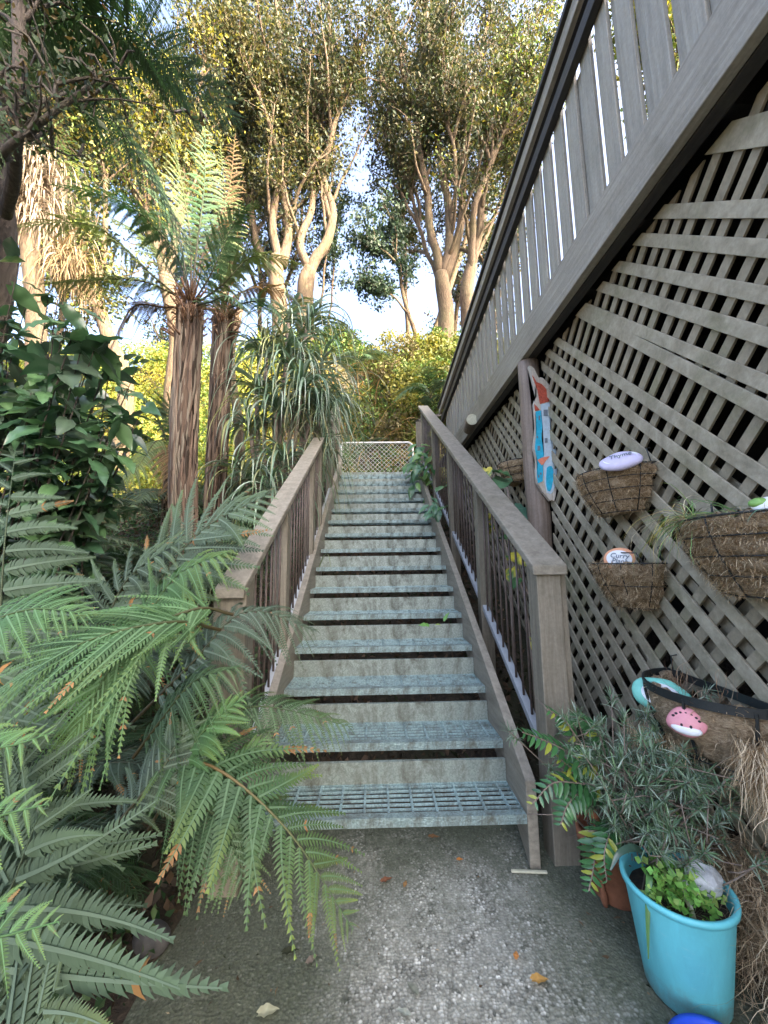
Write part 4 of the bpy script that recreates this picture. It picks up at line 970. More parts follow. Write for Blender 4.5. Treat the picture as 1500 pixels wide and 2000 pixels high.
fern_plant('fern spreading grey pinnae over the lower left corner', at(-150, 1800, 1.0), [
    (((-60, 1900, 1.05), (-30, 1760, 1.04), (10, 1620, 1.03), (60, 1430, 1.02)), .44, dict(npin=12, npl=26, base=GG*1.1, fwd=18, up=(.05, -.75, .65), droop=.10, wfac=.075, bare=.02, tipamt=.2)),
    (((-90, 2010, .95), (-50, 1910, .94), (0, 1790, .93), (80, 1580, .92)), .54, dict(npin=9, npl=28, base=GG*1.15, fwd=18, up=(.05, -.7, .7), droop=.06, wfac=.075, bare=.02, tipamt=.2)),
    (((-60, 2290, .88), (-20, 2160, .87), (30, 2060, .86), (110, 1930, .86)), .54, dict(npin=7, npl=26, base=GG*1.1, fwd=24, up=(.05, -.65, .75), droop=.05, wfac=.08, bare=.02, tip=YG, tipamt=.3)),
    (((-260, 1720, .8), (-140, 1660, .78), (-20, 1600, .78), (95, 1570, .78)), .10, dict(npin=12, npl=16, base=BR*1.1, tip=YG, fwd=15, up=(0, -.8, .6), wfac=.12)),
    (((-260, 1910, .75), (-120, 1860, .73), (0, 1830, .72), (115, 1800, .72)), .10, dict(npin=12, npl=16, base=BR*1.1, tip=YG, fwd=15, up=(0, -.8, .6), wfac=.12)),
    (((-200, 1420, .95), (-120, 1450, .93), (0, 1460, .92), (105, 1430, .92)), .10, dict(npin=12, npl=16, base=BR*1.2, tip=YG, fwd=15, up=(0, -.8, .6), wfac=.12)),
])
# the rest of the bed: plants made of copies of six fronds
def frond_variants(n, **kw):
    out = []
    for i in range(n):
        rg_ = np.random.default_rng(100+i); ln = 1.0; bendz = rg_.uniform(.25, .6)
        s = np.linspace(0, 1, 6); P = np.c_[0.06*rg_.normal()*s**2, s*(1-.12*s), .55*s-(.55+bendz)*s**2.2]
        o = frond([tuple(p) for p in P], L=.30*rg_.uniform(.85, 1.15), npin=22, npl=22, parent=False, droop=rg_.uniform(.2, .6), rng=rg_, wfac=.095, base=(GREEN if i % 2 else GG)*rg_.uniform(.85, 1.2), tip=YG if i % 3 == 0 else LIGHT, tipamt=rg_.uniform(.1, .5), brown=.06, **kw)
        out.append(o)
    return out
FV = frond_variants(6)
def fern_copy(label, base, nfr, size, seed, group='ground ferns in the bed on the left', tilt=(10, 55), name='fern', az=None):
    rg_ = random.Random(seed); root = thing(name, label, 'fern', base, group)
    for k in range(nfr):
        o = FV[rg_.randrange(6)].copy(); C.objects.link(o); o.parent = root; s = size*rg_.uniform(.75, 1.15); o.scale = (s, s, s)
        a = (k/nfr*6.283 if az is None else R(rg_.uniform(*az)))+rg_.uniform(-.3, .3)
        o.rotation_euler = (Matrix.Rotation(a, 4, 'Z') @ Matrix.Rotation(R(rg_.uniform(*tilt)), 4, 'X')).to_euler()
    return root
bed = [(-1.25, 1.22, .62, 9, 'fern low in the bed behind the river stone'), (-1.35, 1.75, .72, 10, 'fern filling the bed left of the newel post'), (-1.75, 1.55, .9, 10, 'fern at the left margin under the broad leaved shrub'),
       (-1.35, 2.35, .72, 10, 'fern behind the left railing at its second post'), (-2.0, 2.3, 1.0, 10, 'fern under the dark shrub, half in its shadow'), (-1.35, 3.0, .7, 9, 'fern at the foot of the tree fern trunks'),
       (-1.9, 3.1, .9, 9, 'fern with browning fronds left of the tree fern trunks'), (-2.7, 3.3, 1.1, 9, 'fern deep in shade at the far left of the bed'), (-1.5, 4.3, .7, 8, 'fern beneath the strap leaved clump'),
       (-2.6, 4.6, 1.1, 9, 'fern in the gap between shrub and tree fern trunk'), (-1.45, .95, .55, 9, 'fern in the lowest left corner of the bed'), (-1.12, 1.55, .36, 8, 'small fern against the concrete edge'), (-2.3, 1.3, .9, 9, 'fern rising at the left edge behind the bright fronds')]
for i, (x, y, s, n, lab) in enumerate(bed):
    fern_copy(lab, (x, y, gh(x, y)+.12*s), n, s, 200+i)
# ivy-like ground cover in the bed
rg = np.random.default_rng(5); n = 42000
X_ = rg.uniform(-4.5, -.72, n); Y_ = rg.uniform(.5, 6.8, n); Z_ = np.array([gh(a, b) for a, b in zip(X_, Y_)])+rg.uniform(0, .22, n)*rg.random(n)
keep = ~((X_ > -.85) & (Y_ < 1.2)); P = np.c_[X_, Y_, Z_][keep]
o = leaf_cloud(P, .038, .55, [(.035, .075, .03), (.05, .11, .04), (.09, .14, .05), (.09, .06, .035), (.06, .045, .028)], rng=rg, mat='canopy_leaf', name='ground_cover'); tag(o, 'low tangle of small leaves covering the soil of the bed', 'ground cover', kind='stuff')
n = 5000; P = np.c_[rg.uniform(-.55, 1.1, n), rg.uniform(2.1, 6.2, n), np.zeros(n)]; P[:, 2] = [gh(a, b)+random.uniform(0, .05) for a, b in P[:, :2]]
o = leaf_cloud(P, .045, .5, [(.10, .07, .045), (.17, .12, .08), (.05, .06, .03)], rng=rg, mat='dry_fibre', name='leaf_litter'); tag(o, 'dead leaves lying on the slope beneath the steps', 'leaf litter', kind='stuff')

# ================================================================ BROAD LEAVED SHRUB (left)
sh = thing('broadleaf_shrub', 'dark glossy shrub with large hanging leaves at the left edge', 'shrub', (-2.3, 2.4, .5))
rn = random.Random(12); m_ = MB(); specs = []
for k in range(46):
    u, v, Y = rn.uniform(-40, 275), rn.uniform(560, 900), rn.uniform(1.9, 2.7)
    if u > 190: v = rn.uniform(700, 850)
    if u < 60 and rn.random() < .5: v = rn.uniform(500, 700)
    if u > 120 and v < 600: v += 60
    e = at(u, v, Y); s0 = Vector((-2.2+rn.gauss(0, .15), 2.45+rn.gauss(0, .15), .5)); md = s0*.35+e*.65+Vector((-.12, .05, -.25+rn.gauss(0, .08)))
    Q = [Vector(q) for q in smooth_path([s0, md, e], 14)]; m_.tube(Q, [.009-.0005*i for i in range(14)], 6)
    for j in range(25):
        q = Q[rn.randint(4, 13)]+Vector((rn.gauss(0, .03), rn.gauss(0, .03), rn.gauss(0, .03))); a = rn.uniform(0, 6.28)
        d = (math.cos(a)*.8, math.sin(a)*.8-.2, rn.uniform(-.75, .35)); specs.append((q, d, (rn.gauss(0, .5), rn.gauss(-.3, .4), 1), rn.uniform(.12, .21), rn.choice([(.045, .10, .05), (.055, .12, .055), (.075, .15, .06), (.06, .095, .06)]), None))
under(m_.build('branch', 'dark_bark', smooth=True), sh); o = leaves_obj(specs, 'foliage', None); under(o, sh)

# ================================================================ TREE FERNS
TG = np.array([.036, .080, .028]); TGY = np.array([.09, .12, .03]); TB = np.array([.20, .12, .04])
def ponga(label, pts, r, fr, seed, stubs=True):
    base, top = Vector(pts[0]), Vector(pts[-1]); root = thing('tree_fern', label, 'tree fern', base, 'tree ferns'); rn = random.Random(seed)
    n = 22; Q = [Vector(q) for q in smooth_path(pts, n)]
    m_ = MB(); m_.tube(Q, [r*(.92+.05*math.sin(i*.9+seed)+(.25 if i < 2 else 0)-(.35 if i == n-1 else 0)) for i in range(n)], 18)
    tk = under(m_.build('trunk', 'ponga_bark', smooth=True), root)
    v = MB()                                # ropes of roots and old stalk bases down the trunk
    for k in range(190):
        a = rn.uniform(0, 6.28); i0 = rn.uniform(0, n-6); ln = rn.uniform(3, 9); P = []
        for j in range(6):
            t = min(n-1.001, i0+ln*j/5); i = int(t); c = Q[i].lerp(Q[i+1], t-i); aa = a+.12*math.sin(j*1.3+k); rr = r*(1.08+.05*math.sin(j*2+k))
            P.append(c+Vector((math.cos(aa)*rr, math.sin(aa)*rr, 0)))
        v.tube(P, [.006, .011, .015, .014, .011, .005], 5, col=tuple((.3 if seed == 3 else .8)*c_ for c_ in [(.17, .12, .09), (.10, .075, .06), (.04, .03, .022), (.27, .21, .16), (.14, .10, .075), (.22, .19, .15)][rn.randrange(6)]))
    if stubs:
        for k in range(70):
            a = rn.uniform(0, 6.28); c = Q[n-1-rn.randint(0, 3)]; d = Vector((math.cos(a), math.sin(a), rn.uniform(.2, 1.4))).normalized(); v.tube([c+d*r*.7, c+d*(r+rn.uniform(.04, .16))+Vector((0, 0, rn.uniform(0, .06)))], [.013, .007], 5, col=(.12, .07, .045))
    under(v.build('stalk_bases', 'rope_fibre', smooth=True, tone=True), tk)
    rg_ = np.random.default_rng(seed); nn_ = 420; aa = rg_.random(nn_)*6.28; cc_ = np.array(top)+np.c_[np.cos(aa)*r*.7, np.sin(aa)*r*.7, rg_.uniform(-.22, .10, nn_)]
    hb_ = ribbons(cc_, np.c_[np.cos(aa), np.sin(aa), rg_.uniform(-.3, 1.2, nn_)]+rg_.normal(size=(nn_, 3))*.3, rg_.uniform(.05, .2, nn_), .010, [(.16, .10, .06), (.26, .17, .10), (.10, .06, .04), (.30, .20, .13)], n=6, grav=1.8, rng=rg_, name='crown_fibre', mat='dry_fibre', wob=.2); under(hb_, tk)
    for pth, L, kw in fr:
        k = dict(npin=30, npl=22, wfac=.085, base=TG, tip=TGY, tipamt=.6, r0=.011, stalk=(.05, .03, .02), bare=.16, droop=.45, brown=.03); k.update(kw)
        o = frond([tuple(top)]+[tuple(at(*q)) for q in pth], L=L, **k); under(o, root)
    return root
b1, t1 = at(368, 975, 3.4), at(372, 600, 3.4); b1.z = gh(b1.x, b1.y)
YB = dict(base=np.array([.085, .12, .035]), tip=np.array([.20, .20, .05])); BRN = dict(base=TB*.6, tip=np.array([.18, .12, .05]))
ponga('nearer tree fern with a reddish fibrous trunk and a full crown of fronds', [b1, b1.lerp(t1, .5)+Vector((-.03, 0, 0)), t1], .098, [
    (((345, 500, 3.3), (250, 400, 3.1), (100, 360, 2.9)), .34, {}),
    (((300, 540, 3.3), (180, 440, 3.2), (10, 445, 3.0)), .30, YB),
    (((330, 570, 3.3), (250, 545, 3.1), (75, 555, 2.9)), .26, dict(droop=.8, **YB)),
    (((320, 600, 3.3), (260, 600, 3.2), (215, 680, 3.1)), .26, dict(droop=.5, **BRN)),
    (((350, 470, 3.4), (300, 330, 3.4), (190, 215, 3.2)), .36, {}),
    (((372, 470, 3.5), (350, 330, 3.6), (320, 170, 3.5)), .34, YB),
    (((385, 480, 3.5), (400, 350, 3.7), (400, 210, 3.8)), .34, dict(base=TG*1.2)),
    (((395, 500, 3.5), (445, 380, 3.8), (460, 260, 4.0)), .30, BRN),
    (((415, 530, 3.3), (460, 430, 3.2), (505, 392, 3.1)), .30, dict(base=TG*1.1)),
    (((430, 560, 3.3), (500, 500, 3.3), (570, 560, 3.2)), .26, YB),
    (((410, 590, 3.2), (450, 580, 3.0), (500, 620, 2.9)), .22, {}),
    (((350, 560, 3.7), (290, 470, 4.1), (210, 420, 4.6)), .36, YB),
    (((390, 540, 3.8), (420, 430, 4.4), (470, 350, 5.0)), .36, YB)], 1)
b2, t2 = at(420, 975, 3.9), at(437, 610, 3.9); b2.z = gh(b2.x, b2.y)
ponga('thinner grey tree fern trunk standing close behind the reddish one', [b2, b2.lerp(t2, .5), t2], .088, [
    (((440, 560, 4.0), (500, 500, 4.2), (600, 520, 4.3)), .34, YB), (((430, 520, 4.1), (440, 400, 4.5), (430, 280, 4.9)), .36, YB), (((400, 540, 4.2), (330, 440, 4.6), (230, 400, 5.0)), .36, dict(base=TG)),
    (((450, 600, 3.8), (520, 590, 3.7), (570, 650, 3.6)), .26, dict(droop=.6)), (((440, 590, 4.1), (520, 560, 4.4), (620, 610, 4.6)), .30, BRN)], 2)
ponga('tree fern out on the left whose dark stalked fronds hang overhead', [(-2.55, 1.9, .4), (-2.5, 1.92, 2.0), (-2.42, 1.95, 3.75)], .12, [
    (((60, 70, 1.95), (230, 45, 1.9), (470, 240, 1.9)), .58, dict(npin=36, npl=26, base=TG*.8, tipamt=.2, droop=.12, fwd=35, up=(0, .3, 1))),
    (((100, 130, 2.1), (240, 260, 2.3), (380, 500, 2.5)), .34, dict(npin=34, base=TG, tipamt=.3, up=(0, .2, 1))),
    (((40, -60, 1.9), (200, -80, 1.9), (380, 0, 1.9)), .48, dict(npin=34, base=TG, tipamt=.2)),
    (((40, 40, 2.5), (160, 60, 3.0), (260, 180, 3.4)), .42, dict(base=TG*.8, tipamt=.5)),
    (((-40, 60, 1.8), (-60, 180, 1.6), (-60, 330, 1.5)), .34, dict(base=TG*.7)),
    (((30, 120, 2.3), (90, 200, 2.6), (130, 330, 2.8)), .34, dict(base=np.array([.13, .10, .04]), tip=TB)),
    (((0, -60, 2.4), (120, -60, 2.8), (330, -30, 3.2)), .42, dict(base=np.array([.11, .11, .035]), tip=TB))], 3)
# small young tree fern between trunk and shrub
ponga('young tree fern with a short black trunk left of the big trunks', [(-2.35, 4.4, 1.2), (-2.36, 4.4, 1.9), (-2.35, 4.4, 2.45)], .07, [
    (((250, 830, 4.3), (200, 800, 4.1), (150, 840, 3.9)), .3, {}), (((300, 800, 4.3), (250, 760, 4.3), (190, 760, 4.2)), .3, {}), (((330, 800, 4.3), (350, 770, 4.3), (400, 790, 4.2)), .3, {}),
    (((310, 860, 4.1), (270, 910, 3.8), (220, 960, 3.5)), .3, YB), (((330, 870, 4.1), (340, 920, 3.8), (345, 1000, 3.5)), .26, BRN), (((280, 850, 4.2), (210, 880, 4.0), (160, 930, 3.9)), .3, {})], 4)

# ================================================================ STRAP LEAVED CLUMP by the left rail
stp = thing('strap_leaf_clump', 'big clump of long grey green strap leaves drooping over the left rail and steps', 'shrub', (-1.0, 4.1, 1.2))
rn = random.Random(4); rgn = np.random.default_rng(4); S_ = []; D_ = []; Ln = []; m_ = MB()
heads = [(600, 640, 4.2, 60), (560, 700, 4.0, 60), (590, 760, 3.9, 60), (520, 690, 4.1, 50), (625, 720, 4.4, 50), (540, 800, 3.9, 55), (610, 800, 4.1, 60), (500, 760, 4.1, 40), (565, 620, 4.3, 40), (490, 840, 4.0, 40), (550, 900, 3.9, 45), (635, 790, 4.3, 40), (480, 930, 3.8, 40), (530, 960, 3.7, 30)]
for u, v, Y, k in heads:
    h_ = at(u, v, Y); m_.tube([Vector(q) for q in smooth_path([(-1.2+rn.gauss(0, .1), 4.1, 1.1), ((h_.x-1.2)/2, 4.15, (h_.z+1.1)/2-.2), h_], 10)], .022, 7)
    for j in range(k):
        a = rn.uniform(0, 6.28); S_.append(h_+Vector((rn.gauss(0, .03), rn.gauss(0, .03), rn.gauss(0, .05)))); D_.append((math.cos(a), math.sin(a)-.15, rn.uniform(.3, 1.6))); Ln.append(rn.uniform(.5, 1.0))
o = ribbons(S_, D_, Ln, rgn.uniform(.018, .038, len(S_)), [(.10, .17, .10), (.16, .24, .16), (.26, .33, .26), (.07, .13, .06), (.19, .21, .08)], n=16, grav=3.6, rng=rgn, name='foliage', wob=.04, fold=.3); under(o, stp)
under(m_.build('stem', 'old_log', smooth=True), stp)
# hanging curtain over the rail
S_ = []; D_ = []; Ln = []
for j in range(230):
    p = at(rn.gauss(622, 10), rn.uniform(745, 880), 0) if False else at(rn.gauss(628, 9), rn.uniform(740, 900), rn.uniform(3.95, 4.6)); S_.append(p); D_.append((rn.gauss(.12, .25), rn.gauss(-.15, .3), rn.uniform(-.6, .5))); Ln.append(rn.uniform(.5, 1.1))
o = ribbons(S_, D_, Ln, rgn.uniform(.010, .020, len(S_)), [(.09, .15, .07), (.14, .21, .12), (.20, .26, .16), (.22, .22, .10)], n=14, grav=2.6, rng=rgn, name='hanging_leaves', wob=.05); under(o, stp)
# a grassy lily clump low left of the rail
lg = thing('grass_clump', 'arching green grass clump low behind the left railing', 'plant', (-1.5, 3.6, 1.0)); n = 320
P = np.c_[rgn.normal(-1.35, .22, n), rgn.normal(3.5, .35, n), np.zeros(n)]; P[:, 2] = [gh(a, b)+.05 for a, b in P[:, :2]]
o = ribbons(P, np.c_[rgn.normal(0, .5, n), rgn.normal(-.1, .5, n), rgn.uniform(.6, 1.5, n)], rgn.uniform(.4, .9, n), .014, [(.07, .14, .06), (.11, .19, .09), (.16, .2, .08)], n=12, grav=2.4, rng=rgn, name='blades', wob=.05); under(o, lg)
m_ = thing('bare_stem', 'orange brown bare trunk between the tree ferns and the rail', 'trunk', (-1.75, 4.9, 1.8)); q = MB(); q.tube([Vector(z) for z in smooth_path([(-1.82, 4.9, 1.6), at(468, 930, 4.9), at(465, 820, 4.9), at(450, 700, 4.9), at(470, 600, 5.1)], 16)], [.075-.002*i for i in range(16)], 10); under(q.build('trunk', 'pale_bark', smooth=True), m_)

# ================================================================ TREES
LEAFX = 1.75
def tree(name, label, limbs, leafc, mat='pale_bark', seed=0, twig=40, leaves=12000, lsize=.095, group='tall trees on the bank', crown=None, spread=.5, minz=.5, sub=5):
    """limbs: list of (pixel path with depth, start radius, end radius)"""
    rn = random.Random(seed); rg_ = np.random.default_rng(seed); root = thing(name, label, 'tree', Vector(at(*limbs[0][0][0])), group)
    bz = root.location.z; m_ = MB(); ends = []
    for pix, ra, rb in limbs:
        P = [at(*q) for q in pix]; n = 18
        if ra > .16 or pix is limbs[0][0]: P = [Vector((P[0].x, P[0].y, gh(P[0].x, P[0].y)-.3))]+P if P[0].z-gh(P[0].x, P[0].y) > .1 else P
        Q = [Vector(q) for q in smooth_path(P, n)]
        Q = [q+Vector(noise.noise_vector(q*1.1+Vector((seed, 0, 0))))*.10*min(1, i/3) for i, q in enumerate(Q)]
        m_.tube(Q, [ra+(rb-ra)*(i/(n-1))**.8 for i in range(n)], 10)
        for k in range(twig if (ra < .2 or len(limbs) < 3) else 0):
            i = rn.randint(int(n*minz), n-1); p = Q[i]; r = (ra+(rb-ra)*(i/(n-1)))*.5; d = (Q[min(i+1, n-1)]-Q[i-1]).normalized()
            d = (d*.8+Vector((rn.gauss(0, .5), rn.gauss(0, .5), rn.gauss(.25, .3)))).normalized(); ln = rn.uniform(.6, 1.9)*spread*2; T_ = [p]
            for j in range(5): d = (d+Vector((rn.gauss(0, .22), rn.gauss(0, .22), rn.gauss(.10, .15)))).normalized(); T_.append(T_[-1]+d*ln/5)
            m_.tube(T_, [min(r, .035)*(1-.17*j) for j in range(6)], 5, cap=False)
            for s in range(sub):
                q = T_[rn.randint(1, 5)]; e = q+Vector((rn.gauss(0, .28), rn.gauss(0, .28), rn.gauss(.06, .25)))*spread*1.6; m_.tube([q, (q+e)/2+Vector((0, 0, .04)), e], [.009, .007, .004], 3, cap=False); ends += [e, (q+e)/2, e]
    if mat == 'pale_bark' and len(limbs) > 3:
        for pix, ra, rb in limbs[1:]:
            Pq = [at(*q) for q in pix]; Qq = smooth_path(Pq, 12)
            for k in range(5):
                i = rn.randint(1, 8); p = Vector(Qq[i]); T_ = [p]; d = Vector((rn.gauss(0, .35), rn.gauss(0, .35), 1)).normalized(); ln = rn.uniform(1.8, 3.6)
                for j in range(9): d = (d+Vector((rn.gauss(0, .16), rn.gauss(0, .16), .05))).normalized(); T_.append(T_[-1]+d*ln/9)
                m_.tube(T_, [.058-.005*j for j in range(10)], 6)
                for s in range(12):
                    q = T_[rn.randint(4, 9)]; e = q+Vector((rn.gauss(0, .3), rn.gauss(0, .3), rn.gauss(.1, .28))); m_.tube([q, (q+e)/2+Vector((0, 0, .04)), e], [.010, .008, .004], 3, cap=False); ends += [e, (q+e)/2]
    tk = under(m_.build('trunk', mat, smooth=True), root)
    E = np.array(ends); 
    if crown is not None: E = np.concatenate([E, crown])
    leaves = int(leaves*LEAFX); idx = rg_.integers(0, len(E), leaves); P = E[idx]+rg_.normal(size=(leaves, 3))*.15*min(1, spread*2)
    tone = np.array(leafc); cl = leaf_cloud(P, lsize, .5, tone, rng=rg_, name='crown', droop=.3, tone_j=.3); under(cl, root)
    return root
OL = [(.036, .050, .018), (.056, .062, .022), (.085, .075, .028), (.028, .042, .020)]; DK = [(.022, .040, .028), (.034, .056, .032), (.045, .075, .036)]; YL = [(.20, .21, .04), (.26, .23, .05), (.13, .18, .04), (.10, .15, .04)]
Y = 10.4
tree('tree', 'pale barked tree that forks low just left of the sky gap', [
    (((600, 640, Y), (600, 560, Y), (606, 525, Y)), .30, .20), (((606, 530, Y), (640, 470, Y), (650, 410, Y), (630, 340, Y), (640, 240, Y), (690, 120, Y)), .20, .06),
    (((606, 530, Y), (585, 470, Y), (612, 400, Y), (605, 300, Y), (600, 150, Y)), .15, .05), (((645, 430, Y), (622, 330, Y), (600, 280, Y), (560, 200, Y)), .10, .03), (((632, 340, Y), (650, 260, Y-.5), (668, 200, Y-.6), (720, 60, Y-1)), .10, .03), (((625, 340, Y), (612, 230, Y), (640, 130, Y), (650, -60, Y)), .12, .04)], OL, seed=1, twig=30, leaves=17000)
tree('tree', 'pale barked tree with twin stems left of the forked one', [
    (((555, 660, Y), (545, 560, Y), (540, 500, Y)), .34, .18), (((545, 520, Y), (530, 440, Y), (545, 350, Y), (520, 220, Y), (480, 40, Y)), .17, .05), (((550, 520, Y), (565, 440, Y), (548, 330, Y), (555, 200, Y), (540, 0, Y)), .16, .05),
    (((545, 560, Y), (500, 470, Y+.5), (480, 360, Y+.5), (440, 200, Y+.5)), .13, .04), (((550, 330, Y), (530, 250, Y-.5), (490, 150, Y-.8), (430, 30, Y-1)), .09, .03)], OL+[(.17, .16, .05)], seed=2, twig=34, leaves=19000)
tree('tree', 'many stemmed tree fanning up right of the sky gap', [
    (((870, 640, Y), (865, 570, Y), (862, 540, Y)), .28, .2), (((862, 550, Y), (840, 430, Y), (828, 330, Y), (800, 200, Y), (760, 40, Y)), .15, .05), (((864, 550, Y), (880, 440, Y), (860, 320, Y), (850, 160, Y), (830, -20, Y)), .16, .05),
    (((866, 550, Y), (900, 440, Y), (905, 330, Y), (920, 180, Y), (960, 20, Y)), .16, .05), (((860, 560, Y), (820, 450, Y+.5), (790, 340, Y+.5), (730, 230, Y+.5)), .08, .03), (((880, 450, Y), (890, 330, Y-.5), (870, 200, Y-.8), (880, 40, Y-1)), .08, .03)], OL, seed=3, twig=30, leaves=19000)
tree('tree', 'tree with thin pale stems close against the deck fence', [
    (((915, 640, Y), (915, 560, Y), (920, 520, Y)), .24, .18), (((920, 530, Y), (940, 420, Y), (950, 320, Y), (990, 180, Y), (1060, 20, Y)), .14, .04), (((920, 540, Y), (925, 420, Y-.4), (965, 300, Y-.6), (1010, 200, Y-.8), (1060, 110, Y-1)), .12, .04), (((918, 520, Y), (955, 450, Y), (1000, 340, Y), (1060, 200, Y)), .08, .03)], YL[1:]+OL*2, seed=4, twig=26, leaves=13000)
tree('sapling', 'slender dark leaved tree leaning across the sky gap', [
    (((815, 690, 9.6), (800, 620, 9.5), (785, 560, 9.5), (775, 500, 9.5), (762, 440, 9.5)), .09, .03), (((795, 610, 9.5), (770, 580, 9.4), (725, 560, 9.3)), .04, .012), (((778, 520, 9.5), (750, 490, 9.3), (720, 480, 9.2)), .04, .012)], DK, seed=5, twig=14, leaves=3600, lsize=.10, spread=.30, minz=.5, sub=4)
tree('tree', 'bushy dark leaved tree at the far side of the forked one', [
    (((640, 640, 11.5), (650, 560, 11.5), (655, 480, 11.5), (664, 400, 11.5)), .05, .015), (((625, 600, 11), (635, 520, 11), (650, 440, 11)), .04, .02)], DK, seed=6, twig=8, leaves=2200, lsize=.10, spread=.35, sub=4)
tree('tree', 'leaning orange barked tree far left behind the broad leaved shrub', [
    (((245, 780, 7.6), (215, 660, 7.6), (185, 580, 7.6), (150, 510, 7.6), (120, 400, 7.6)), .17, .10), (((185, 580, 7.6), (210, 450, 7.8), (200, 300, 8), (180, 150, 8)), .08, .03), (((130, 430, 7.6), (80, 300, 7.6), (60, 120, 7.6)), .08, .03)], YL+OL*2, seed=7, twig=30, leaves=14000)
tree('tree', 'tree with an orange trunk seen just left of the reddish tree fern', [
    (((345, 700, 8.6), (340, 620, 8.6), (325, 540, 8.6)), .22, .18), (((325, 545, 8.6), (290, 430, 8.6), (280, 300, 8.6), (250, 150, 8.6)), .13, .04), (((328, 545, 8.6), (350, 430, 8.8), (370, 280, 9), (400, 130, 9)), .12, .04), (((300, 440, 8.6), (230, 330, 8.6), (140, 250, 8.4)), .07, .02)], OL+YL[:2], seed=8, twig=32, leaves=17000)
tree('tree', 'thin grey tree behind the tree fern crown', [
    (((430, 700, 11.5), (440, 560, 11.5), (430, 420, 11.5), (400, 250, 11.5)), .13, .04), (((440, 560, 11.5), (470, 430, 11.5), (470, 300, 11.5), (440, 100, 11.5)), .10, .03), (((430, 420, 11.5), (360, 300, 11.5), (320, 150, 11.5)), .07, .03)], OL, seed=9, twig=28, leaves=13000)
tree('tree', 'tall tree at the far back right whose crown fills the top beside the fence', [
    (((800, 700, 13), (790, 500, 13), (775, 300, 13), (750, 60, 13)), .12, .05), (((830, 700, 13), (900, 500, 13), (960, 300, 13), (980, 100, 13)), .14, .05), (((800, 380, 13), (840, 250, 13), (850, 60, 13)), .10, .04)], OL, seed=10, twig=34, leaves=15000, lsize=.13)
for i_, (uu, Yb, lab) in enumerate([(500, 14, 'slim far tree seen between the twin stemmed tree and the tree fern'), (885, 14.5, 'far dusky tree behind the many stemmed one'), (960, 13.5, 'far dusky tree nearly hidden by the deck fence'), (330, 13, 'far dusky tree behind the orange trunk'), (535, 14.5, 'far dusky tree behind the forked trunk'), (110, 11.5, 'far dusky tree behind the cabbage tree')]):
    tree('tree', lab, [(((uu, 720, Yb), (uu+10, 560, Yb), (uu-15, 400, Yb), (uu+5, 200, Yb), (uu+20, 40, Yb)), .12, .04), (((uu+8, 600, Yb), (uu+50, 470, Yb), (uu+60, 330, Yb), (uu+90, 160, Yb)), .08, .03), (((uu, 560, Yb), (uu-50, 420, Yb), (uu-60, 280, Yb), (uu-80, 120, Yb)), .07, .03)], OL[:2]+DK+[(.12, .09, .045)], seed=20+i_, twig=26, leaves=9000, lsize=.11, spread=.5, minz=.18, group='far trees behind the bank')
# dark near tree at the top left corner
tree('tree', 'black barked tree at the top left corner with a limb crossing in front', [
    (((-40, 1000, 2.3), (-10, 700, 2.3), (15, 400, 2.3), (18, 200, 2.3), (-10, -60, 2.3)), .075, .05), (((-60, 560, 2.2), (5, 330, 1.75), (90, 250, 1.62), (200, 165, 1.6)), .028, .010), (((20, 310, 1.74), (45, 270, 1.72), (85, 225, 1.7)), .014, .008),
    (((10, 420, 2.2), (30, 230, 1.8), (40, 90, 1.7), (35, -60, 1.7)), .035, .028), (((-20, 330, 2.3), (-40, 100, 2.5), (-60, -50, 2.5)), .03, .02)], [(.035, .06, .022), (.05, .075, .028), (.025, .045, .02), (.08, .06, .022)], mat='dark_bark', seed=11, twig=9, leaves=1500, lsize=.030, spread=.16, group='trees near the steps', minz=.6, sub=4)
# tree beyond the deck, seen through the gaps of the fence
tree('tree', 'sunlit yellow green tree glimpsed through gaps in the deck fence', [
    (((1420, 500, 6.5), (1400, 300, 6.5), (1380, 100, 6.5), (1350, -100, 6.5)), .16, .05), (((1400, 300, 6.5), (1300, 150, 6.5), (1230, 0, 6.5)), .09, .03), (((1380, 100, 6.5), (1450, -50, 6.5), (1480, -200, 6.5)), .08, .03)], YL, seed=12, twig=34, leaves=12000, group='trees behind the deck', minz=.3)
# cabbage tree with its skirt of dead leaves
ct = thing('cabbage_tree', 'cabbage tree at the left with a pale skirt of hanging dead leaves', 'tree', (-4.6, 5.0, 1.8)); q = MB()
c1, c2 = at(60, 350, 5.0), at(150, 545, 5.2)
q.tube([Vector(z) for z in smooth_path([(-4.4, 5.0, 1.8), at(70, 620, 5.0), at(55, 450, 5.0), at(45, 280, 5.0)], 14)], .12, 10); under(q.build('trunk', 'pale_bark', smooth=True), ct)
rgn = np.random.default_rng(15); n = 900; P = np.c_[rgn.normal(at(55, 380, 5).x, .13, n), rgn.normal(5.0, .14, n), rgn.uniform(at(0, 440, 5).z, at(0, 280, 5).z, n)]
o = ribbons(P, np.c_[rgn.normal(0, .5, n), rgn.normal(-.1, .5, n), rgn.normal(-.1, .5, n)], rgn.uniform(.5, 1.0, n), .030, [(.25, .21, .155), (.32, .275, .215), (.20, .16, .12), (.27, .21, .15)], n=10, grav=4.5, rng=rgn, name='dead_leaf_skirt', mat='dry_fibre', wob=.05); under(o, ct)
n = 170; P = np.array([at(60, 300, 5)]*n)+rgn.normal(size=(n, 3))*.08
o = ribbons(P, rgn.normal(size=(n, 3))+np.array([0, 0, .6]), rgn.uniform(.6, .9, n), .035, [(.10, .18, .06), (.15, .22, .07)], n=8, grav=.9, rng=rgn, name='foliage', wob=.03); under(o, ct)
